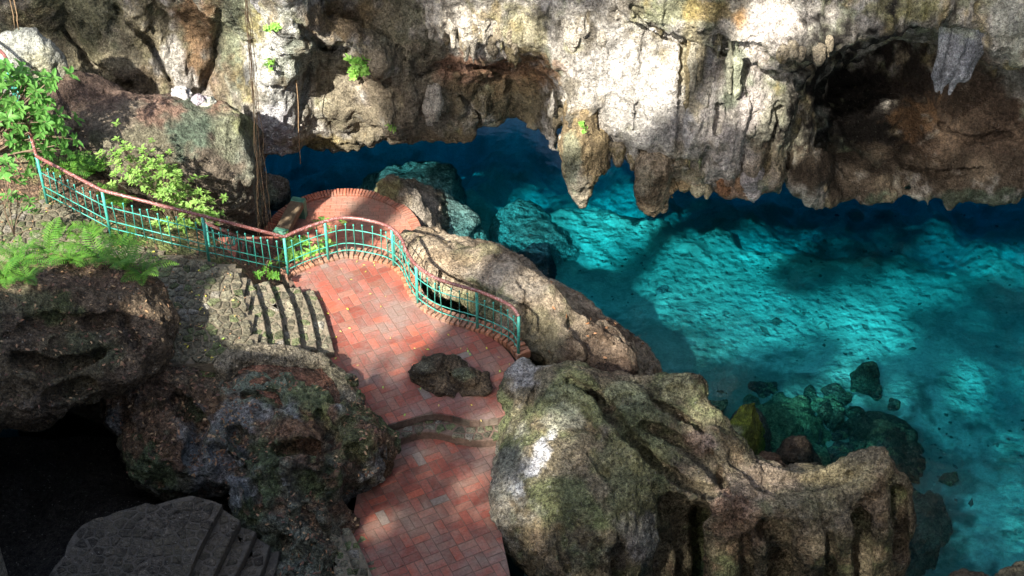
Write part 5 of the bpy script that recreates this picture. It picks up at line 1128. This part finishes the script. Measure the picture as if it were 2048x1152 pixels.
tips = [PY(x + rr.uniform(-9, 9), y + rr.uniform(-9, 9), 24.3 + rr.uniform(-.4, .4)) for x, y in ((222, 318), (245, 302), (262, 325), (285, 308), (300, 330), (325, 322), (340, 345), (270, 350), (300, 362), (330, 372), (355, 385), (380, 378), (408, 392), (432, 400), (420, 420), (395, 412), (360, 410), (335, 400), (310, 392), (375, 435), (345, 432), (400, 440), (290, 345), (318, 350), (235, 335), (390, 395), (365, 455), (330, 450), (350, 360))]
bush('shrub', PZ(360, 470, .1), tips, SHRUBM, 'light green small leaved shrub growing behind the left railing', 'shrub', .10, .042, 9, 3, .17, up=.7, sub=8)
tips = [PY(x + rr.uniform(-8, 8), y + rr.uniform(-8, 8), 24.4 + rr.uniform(-.3, .3)) for x, y in ((15, 140), (40, 150), (65, 160), (85, 175), (100, 165), (20, 175), (50, 185), (75, 200), (10, 205), (35, 215), (60, 225), (85, 235), (15, 240), (40, 250), (70, 255), (105, 245), (120, 260), (10, 150), (90, 205), (25, 262), (100, 280), (85, 300), (120, 285))]
bush('tree', PY(-60, 330, 24.6), tips, BRANCHM, 'leafy green tree branch hanging over the cobbled walk and railing', 'tree', .20, .09, 7, 5, .16, .03, up=.35, sub=4)
tips = [PY(x, y, 22.6 + rr.uniform(-.2, .2)) for x, y in ((10, 320), (25, 345), (40, 360), (12, 360), (30, 395), (60, 400), (70, 420), (20, 330))]
bush('sapling', PY(28, 470, 22.3), tips, BRANCHM, 'thin dark leaved sapling in front of the cobbled walk', 'sapling', .17, .08, 5, 6, .1, .012, up=.3, sub=2)
tips = [PZ(x + rr.uniform(-6, 6), y + rr.uniform(-6, 6), -.5 + rr.uniform(-.2, .2)) for x, y in ((590, 490), (605, 480), (620, 500), (600, 515), (585, 510), (612, 470))]
bush('plant', PZ(600, 520, -1.0), tips, LIMEM, 'lime green leafy plant growing outside the railing by the bench', 'plant', .15, .07, 8, 7, .12, up=.5, sub=4)
tips = [PZ(x + rr.uniform(-6, 6), y + rr.uniform(-6, 6), -.4 + rr.uniform(-.2, .2)) for x, y in ((635, 490), (650, 478), (660, 500), (645, 508), (640, 446), (628, 448), (650, 442))]
bush('plant', PZ(645, 522, -.9), tips, LIMEM, 'lime green plant with a tall shoot above the handrail', 'plant', .14, .06, 7, 8, .10, up=.5, sub=3)
bush('plant', PZ(530, 553, .4), [PZ(x, y, .55) for x, y in ((522, 546), (540, 548), (552, 550), (532, 540))], FERN, 'small tuft of green leaves at the top of the stone steps', 'plant', .09, .04, 8, 9, .06, .006, sub=3)
def wall_plant(px, py, label, n=6, L=.13, spread=.14, mat=None):
    p = surf_at(px, py, [wall], 8)
    if p is None: return
    bush('plant', p + (0, .05, 0), [p + np.array([rr.uniform(-1, 1) * spread, -.12, rr.uniform(-.6, 1) * spread]) for _ in range(n)], mat or LIMEM, label, 'plant', L, L * .6, 6, int(px), .05, .006, sub=3)
wall_plant(712, 128, 'bright green leafy plant sprouting from the cave wall', 9, .13, .17); wall_plant(700, 148, 'smaller green sprout just below the bright plant on the wall', 5, .10, .1)
wall_plant(535, 122, 'tiny green sprout on the wall between root and pale pillar', 3, .09, .08); wall_plant(540, 50, 'tiny green sprout high on the ochre wall', 4, .09, .1); wall_plant(1168, 250, 'tiny green sprout on the brown stalactite', 3, .06, .08); wall_plant(780, 252, 'green speck of leaves low on the cave wall', 3, .06, .06)

# ------------------------------------------------------------------ hanging roots
def root(pts, Y, r, label, seed):
    rg = np.random.default_rng(seed); P = [PY(x, y, Y) for x, y in pts]; d = P[0] - P[1]; P = [P[0] + d / d[2] * 6.0] + P
    q = resample(spline(P, 6), .25); q = q + rg.normal(0, .012, q.shape); m = MB(); m.tube([p - q[-1] for p in q], np.linspace(r, r * .7, len(q)), 5)
    o = m.build('hanging_root', ROOT, None, True); o.location = q[-1]; tag(o, label, 'root', 'roots hanging in front of the brown boulder')
HR = 'long thin root hanging down between the brown boulder and the bench'
for i, (pts, r) in enumerate([([(491, 0), (506, 180), (514, 330), (517, 470)], .010), ([(497, 40), (512, 200), (522, 340), (538, 480)], .007), ([(500, 0), (517, 200), (530, 340), (545, 455)], .007), ([(489, 0), (508, 240), (514, 380), (516, 520)], .007), ([(493, 0), (510, 220), (520, 380), (530, 475)], .006), ([(496, 0), (514, 260), (528, 400), (552, 500)], .006), ([(492, 0), (512, 300), (517, 420), (524, 530)], .006)]):
    root(pts, 24.55 + .04 * i, r, HR, i)
for i, (pts, Y, l) in enumerate([([(596, 200), (597, 262), (601, 328)], 28.3, 'short thin root hanging alone over the dark water'), ([(28, 0), (34, 40), (38, 60)], 26.0, 'thin root hanging over the pale grey boulder'), ([(20, 0), (26, 30), (30, 55)], 26.1, 'second thin root beside the one over the grey boulder')]):
    rg = np.random.default_rng(50 + i); P = [PY(x, y, Y) for x, y in pts]; P = [P[0] + (0, 0, 4 if i else 1.2)] + P; q = resample(spline(P, 6), .2); m = MB(); m.tube([p - q[-1] for p in q], .011, 5); o = m.build('hanging_root', ROOT, None, True); o.location = q[-1]; tag(o, l, 'root')

# ------------------------------------------------------------------ fallen leaves, pebbles
def scatter_leaves(name, src, n, seed, mask, label, cols, size=(.04, .09), parent=None):
    r = np.random.default_rng(seed); V, N = src; i = np.nonzero(mask(V, N))[0]
    if not len(i): return
    m = MB()
    for k in r.choice(i, n):
        p = V[k] + N[k] * .012 + r.normal(0, .02, 3) * (1, 1, .1); a = r.uniform(0, 6.28); d = np.array([math.cos(a), math.sin(a), 0]); d -= N[k] * (d @ N[k]); d += N[k] * r.uniform(-.1, .3)
        c = np.array(cols[r.integers(len(cols))]) * r.uniform(.7, 1.2); L = r.uniform(*size); leaf(m, p, d, N[k] + r.normal(0, .2, 3), L, L * .45, .1, tuple(c))
    o = m.build(name, LITTER, None, col=True); tag(o, label, 'leaves', kind='stuff')
def vn(o):
    me = o.data; V = np.empty(len(me.vertices) * 3, np.float32); me.vertices.foreach_get('co', V); N = np.empty(len(me.vertices) * 3, np.float32); me.vertices.foreach_get('normal', N)
    return V.reshape(-1, 3).astype(float), N.reshape(-1, 3).astype(float)
LC = [(0.22, 0.11, 0.06), (0.30, 0.17, 0.09), (0.16, 0.08, 0.05), (0.38, 0.25, 0.13), (0.12, 0.07, 0.045)]
scatter_leaves('fallen_leaves', vn(MASS), 1700, 3, lambda V, N: (N[:, 2] > .55) & (fbm(V, 1.3, 3, 8) > -.15), 'brown dead leaves lying on the dark mossy boulder', LC)
scatter_leaves('fallen_leaves', vn(LEDGE), 900, 4, lambda V, N: (N[:, 2] > .6), 'brown dead leaves lying on the rock ledge under ferns', LC)
scatter_leaves('fallen_leaves', (GROUND_V, GROUND_N), 2600, 5, lambda V, N: (V[:, 0] > -10.5) & (V[:, 1] > 22.6) & (V[:, 2] > -2), 'brown dead leaves on the soil behind the left railing', LC)
scatter_leaves('fallen_leaves', vn(BANK), 90, 6, lambda V, N: (N[:, 2] > .1) & (V[:, 0] > .6) & (V[:, 2] > WZ), 'orange brown fallen leaves on the tan rock bank', [(0.45, 0.22, 0.10), (0.38, 0.2, 0.1)], (.06, .11))
YL = [(0.55, 0.50, 0.06), (0.32, 0.50, 0.08), (0.50, 0.38, 0.12), (0.30, 0.17, 0.08)]
pv = np.array([[*p, .006] for p in RNG.uniform((-4.2, 19.0), (0.2, 24.2), (900, 2)) if inside(UPOLY, p)]); pn = np.tile((0, 0, 1.0), (len(pv), 1))
scatter_leaves('fallen_leaves', (pv, pn), 60, 7, lambda V, N: V[:, 0] < 9, 'scattered small yellow leaves on the upper brick path', YL, (.03, .07))
pv = np.array([[*p, zland(p) + .025] for p in RNG.uniform((-9.8, 19.6), (-4.6, 24.2), (900, 2)) if inside(LPO, p)]); pn = np.tile((0, 0, 1.0), (len(pv), 1))
scatter_leaves('fallen_leaves', (pv, pn), 240, 8, lambda V, N: V[:, 0] < 9, 'yellow and tan leaves scattered over the mossy stone paving', YL + LC, (.03, .07))
# stones and sunken leaves on the pool floor
r = np.random.default_rng(9); m = MB(); ico = np.array([(1, 0, 0), (-1, 0, 0), (0, 1, 0), (0, -1, 0), (0, 0, 1), (0, 0, -1)], float); fc = [(0, 2, 4), (2, 1, 4), (1, 3, 4), (3, 0, 4), (2, 0, 5), (1, 2, 5), (3, 1, 5), (0, 3, 5)]
k = 0
while k < 1900:
    px, py = r.uniform(880, 2048), r.uniform(430, 1130); p = PZ(px, py, -4.5); z = float(np.clip(flz(p[0], p[1]), -7.2, -3.2)); p = PZ(px, py, z)
    dens = .25 + .75 * math.exp(-((px - 1520) / 260) ** 2 - ((py - 760) / 90) ** 2) + .5 * math.exp(-((px - 1850) / 90) ** 2 - ((py - 980) / 160) ** 2) + .35 * math.exp(-((px - 1250) / 220) ** 2 - ((py - 560) / 120) ** 2)
    k += 1
    if r.random() > dens: continue
    s = r.uniform(.02, .06) * (1 + 2.2 * (r.random() < .05)); R = np.array(Matrix.Rotation(r.uniform(0, 6.28), 3, 'Z'))
    v_ = (ico * (1 + r.normal(0, .25, ico.shape)) * (s, s * r.uniform(.5, 1), s * .5)) @ R.T + p + (0, 0, .04)
    c = .09 if r.random() < .75 else .4; m.add(v_, fc, (c, c * 1.05, c * .85))
o = m.build('pebbles', LITTER, None, col=True); tag(o, 'small dark stones and sunken leaves strewn over the pool floor', 'pebbles', kind='stuff')

# ------------------------------------------------------------------ out-of-view trees added as a sun blocker, above and behind the viewpoint
# where gaps in the canopy let the sun through: centre, half axes, weight, slant (photo pixels)
LIT = [(330, 370, 300, 150, 1, 0), (60, 170, 130, 140, 1, 0), (455, 120, 90, 140, .8, 0), (250, 90, 200, 100, .6, 0), (150, 490, 230, 85, 1, 0), (560, 160, 110, 170, 1, 0), (700, 430, 190, 90, 1, 0), (740, 560, 220, 80, 1, 0), (430, 590, 170, 90, 1, 0), (570, 630, 120, 90, .9, 0), (990, 555, 210, 105, 1, .4),
       (1300, 190, 220, 190, 1, 0), (1560, 70, 160, 80, 1, 0), (1480, 260, 130, 110, .8, 0), (960, 40, 120, 60, .8, 0), (860, 670, 190, 110, .75, 0),
       (1280, 550, 260, 125, 1, .2), (1170, 450, 130, 80, 1, 0), (830, 350, 130, 60, 1, 0), (1540, 655, 220, 52, 1, -.35), (1860, 560, 280, 44, 1, -.3), (1640, 800, 90, 34, 1, -.4), (1960, 760, 60, 22, 1, -.4), (2015, 900, 30, 24, 1, 0), (1480, 500, 130, 30, 1, -.2), (1760, 680, 100, 20, 1, -.35),
       (1070, 900, 90, 130, .5, 0), (1390, 785, 60, 45, .7, 0), (1690, 940, 110, 35, .6, 0), (950, 920, 90, 60, .55, 0)]
def lit_at(px, py):
    s = 0.0
    for x, y, rx, ry, w, sl in LIT:
        dx, dy = px - x, py - y; ca, sa = math.cos(sl), math.sin(sl)
        d = math.hypot((dx * ca + dy * sa) / rx, (dy * ca - dx * sa) / ry); s = max(s, w * min(1, max(0, (1.25 - d) / .4)))
    return s
def shadow_pixel(p):
    t = (p[2]) / -SUN_L[2]; q = p + SUN_L * t
    if q[1] > 27.4: t = (27.4 - p[1]) / SUN_L[1]; return PIX(p + SUN_L * t)
    px, py = PIX(q)
    zl = 0.0
    q2 = p + SUN_L * ((p[2] + 4.2) / -SUN_L[2]); x2, y2 = PIX(q2)
    on_pool = (x2 > 1060 + max(0, y2 - 560) * 1.1) and y2 < 930 or x2 > 1830
    return (x2, y2) if on_pool else (px, py)
rc = np.random.default_rng(5); U = np.cross(SUN_L, (0, 0, 1)); U /= np.linalg.norm(U); W = np.cross(U, SUN_L)
C0 = np.array([1.0, 23.0, -1.0]) - SUN_L * 42
clusters = []
for u in np.arange(-20, 20, .42):
    for w in np.arange(-17, 13, .42):
        p = C0 + U * (u + rc.uniform(-.15, .15)) + W * (w + rc.uniform(-.15, .15)) + SUN_L * rc.uniform(-1.6, 1.6)
        if p[2] < 21.5: p = p - SUN_L * ((21.5 - p[2]) / -SUN_L[2] + .0) * 1.0
        x, y = shadow_pixel(p)
        if not (-500 < x < 2500 and -400 < y < 1500): continue
        if rc.random() < 0.97 * (1 - lit_at(x, y)) ** 1.5: clusters.append(p)
clusters = np.array(clusters)
trunks = [(-32, 1, 19), (-30, 8, 19), (-24, 12, 19), (-24, -3, 20), (-16, 13, 19), (-15, -3, 20), (-10, 4, 20)]
lab = ['broad unseen tree added to shade the far lower left', 'unseen tree added for shade on the left cliff', 'unseen tree added to dapple the railing side', 'unseen tree added behind the viewpoint to shade the steps', 'unseen tree added so its gaps light the brick path', 'unseen tree added to shade the fluted ridge', 'unseen tree added to shade the deep end of the pool']
own = np.argmin(np.stack([np.linalg.norm(clusters[:, :2] - t[:2], axis=1) for t in trunks]), 0)
for k, tr in enumerate(trunks):
    C = clusters[own == k]
    if not len(C): continue
    t = thing('tree', tr, lab[k], 'tree', 'unseen trees added to shape the light'); b = MB(); m = MB(); base = np.array(tr, float); topz = C[:, 2].mean() - 1.5
    mid = np.array([*(base[:2] * .6 + C[:, :2].mean(0) * .4), topz]); b.tube([p - base for p in spline([base - (0, 0, 14), base, (base + mid) / 2 + (.4, 0, 0), mid], 4)], np.linspace(.42, .22, 13), 8)
    for q in C[:: max(1, len(C) // 14)]: b.tube([mid - base, (mid + q) / 2 - base + (0, 0, .3), q - base], [.12, .07, .02], 5)
    for q in C:
        for j in range(24):
            d = rc.normal(0, 1, 3); leaf(m, q - base + rc.normal(0, .13, 3), d, rc.normal(0, 1, 3), rc.uniform(.22, .38), .24)
    b.build('trunk', BARK, t, smooth=True); m.build('shade_crown', SHADE_CANOPY, t)['kind'] = 'stuff'

# tall trees added out of view, behind and overhead, to cut the sky light
for (bx, by, bz), lb, sd, off in (((3.0, -9.0, 19.0), 'tall dense unseen tree added behind the viewpoint to cut sky light', 1, (0, 2, 11.5)), ((11.0, -5.0, 19.0), 'tall dense unseen tree added above the deep end of the pool to cut sky light', 2, (0, 2, 11.5)), ((-13.0, 8.0, 18.0), 'leaning unseen tree added to darken the lower steps', 3, (6, 5, 11.5)), ((12.0, 7.0, 18.0), 'leaning unseen tree added to darken the fluted ridge', 4, (-6, 4, 11.5))):
    r3 = np.random.default_rng(sd); t = thing('tree', (bx, by, bz), lb, 'tree', 'unseen trees added to shape the light'); b = MB(); m = MB()
    b.tube([(0, 0, -14), (0, 0, 0), (off[0] * .4, off[1] * .4, 5), (off[0] * .9, off[1] * .9, 11)], [.6, .5, .4, .2], 8)
    for q in range(520):
        d = r3.normal(0, 1, 3); d /= np.linalg.norm(d); c = d * r3.uniform(.45, 1) * np.array([5.5, 5.0, 5.5] if sd < 3 else [5.0, 4.5, 3.2]) + off
        if q % 30 == 0: b.tube([(off[0] * .6, off[1] * .6, 7), c * .6 + (0, .3, 3), c], [.14, .08, .02], 5)
        for k in range(9): leaf(m, c + r3.normal(0, .3, 3), r3.normal(0, 1, 3), r3.normal(0, 1, 3), r3.uniform(.6, .9), .5)
    b.build('trunk', BARK, t, smooth=True); m.build('shade_crown', SHADE_CANOPY, t)['kind'] = 'stuff'
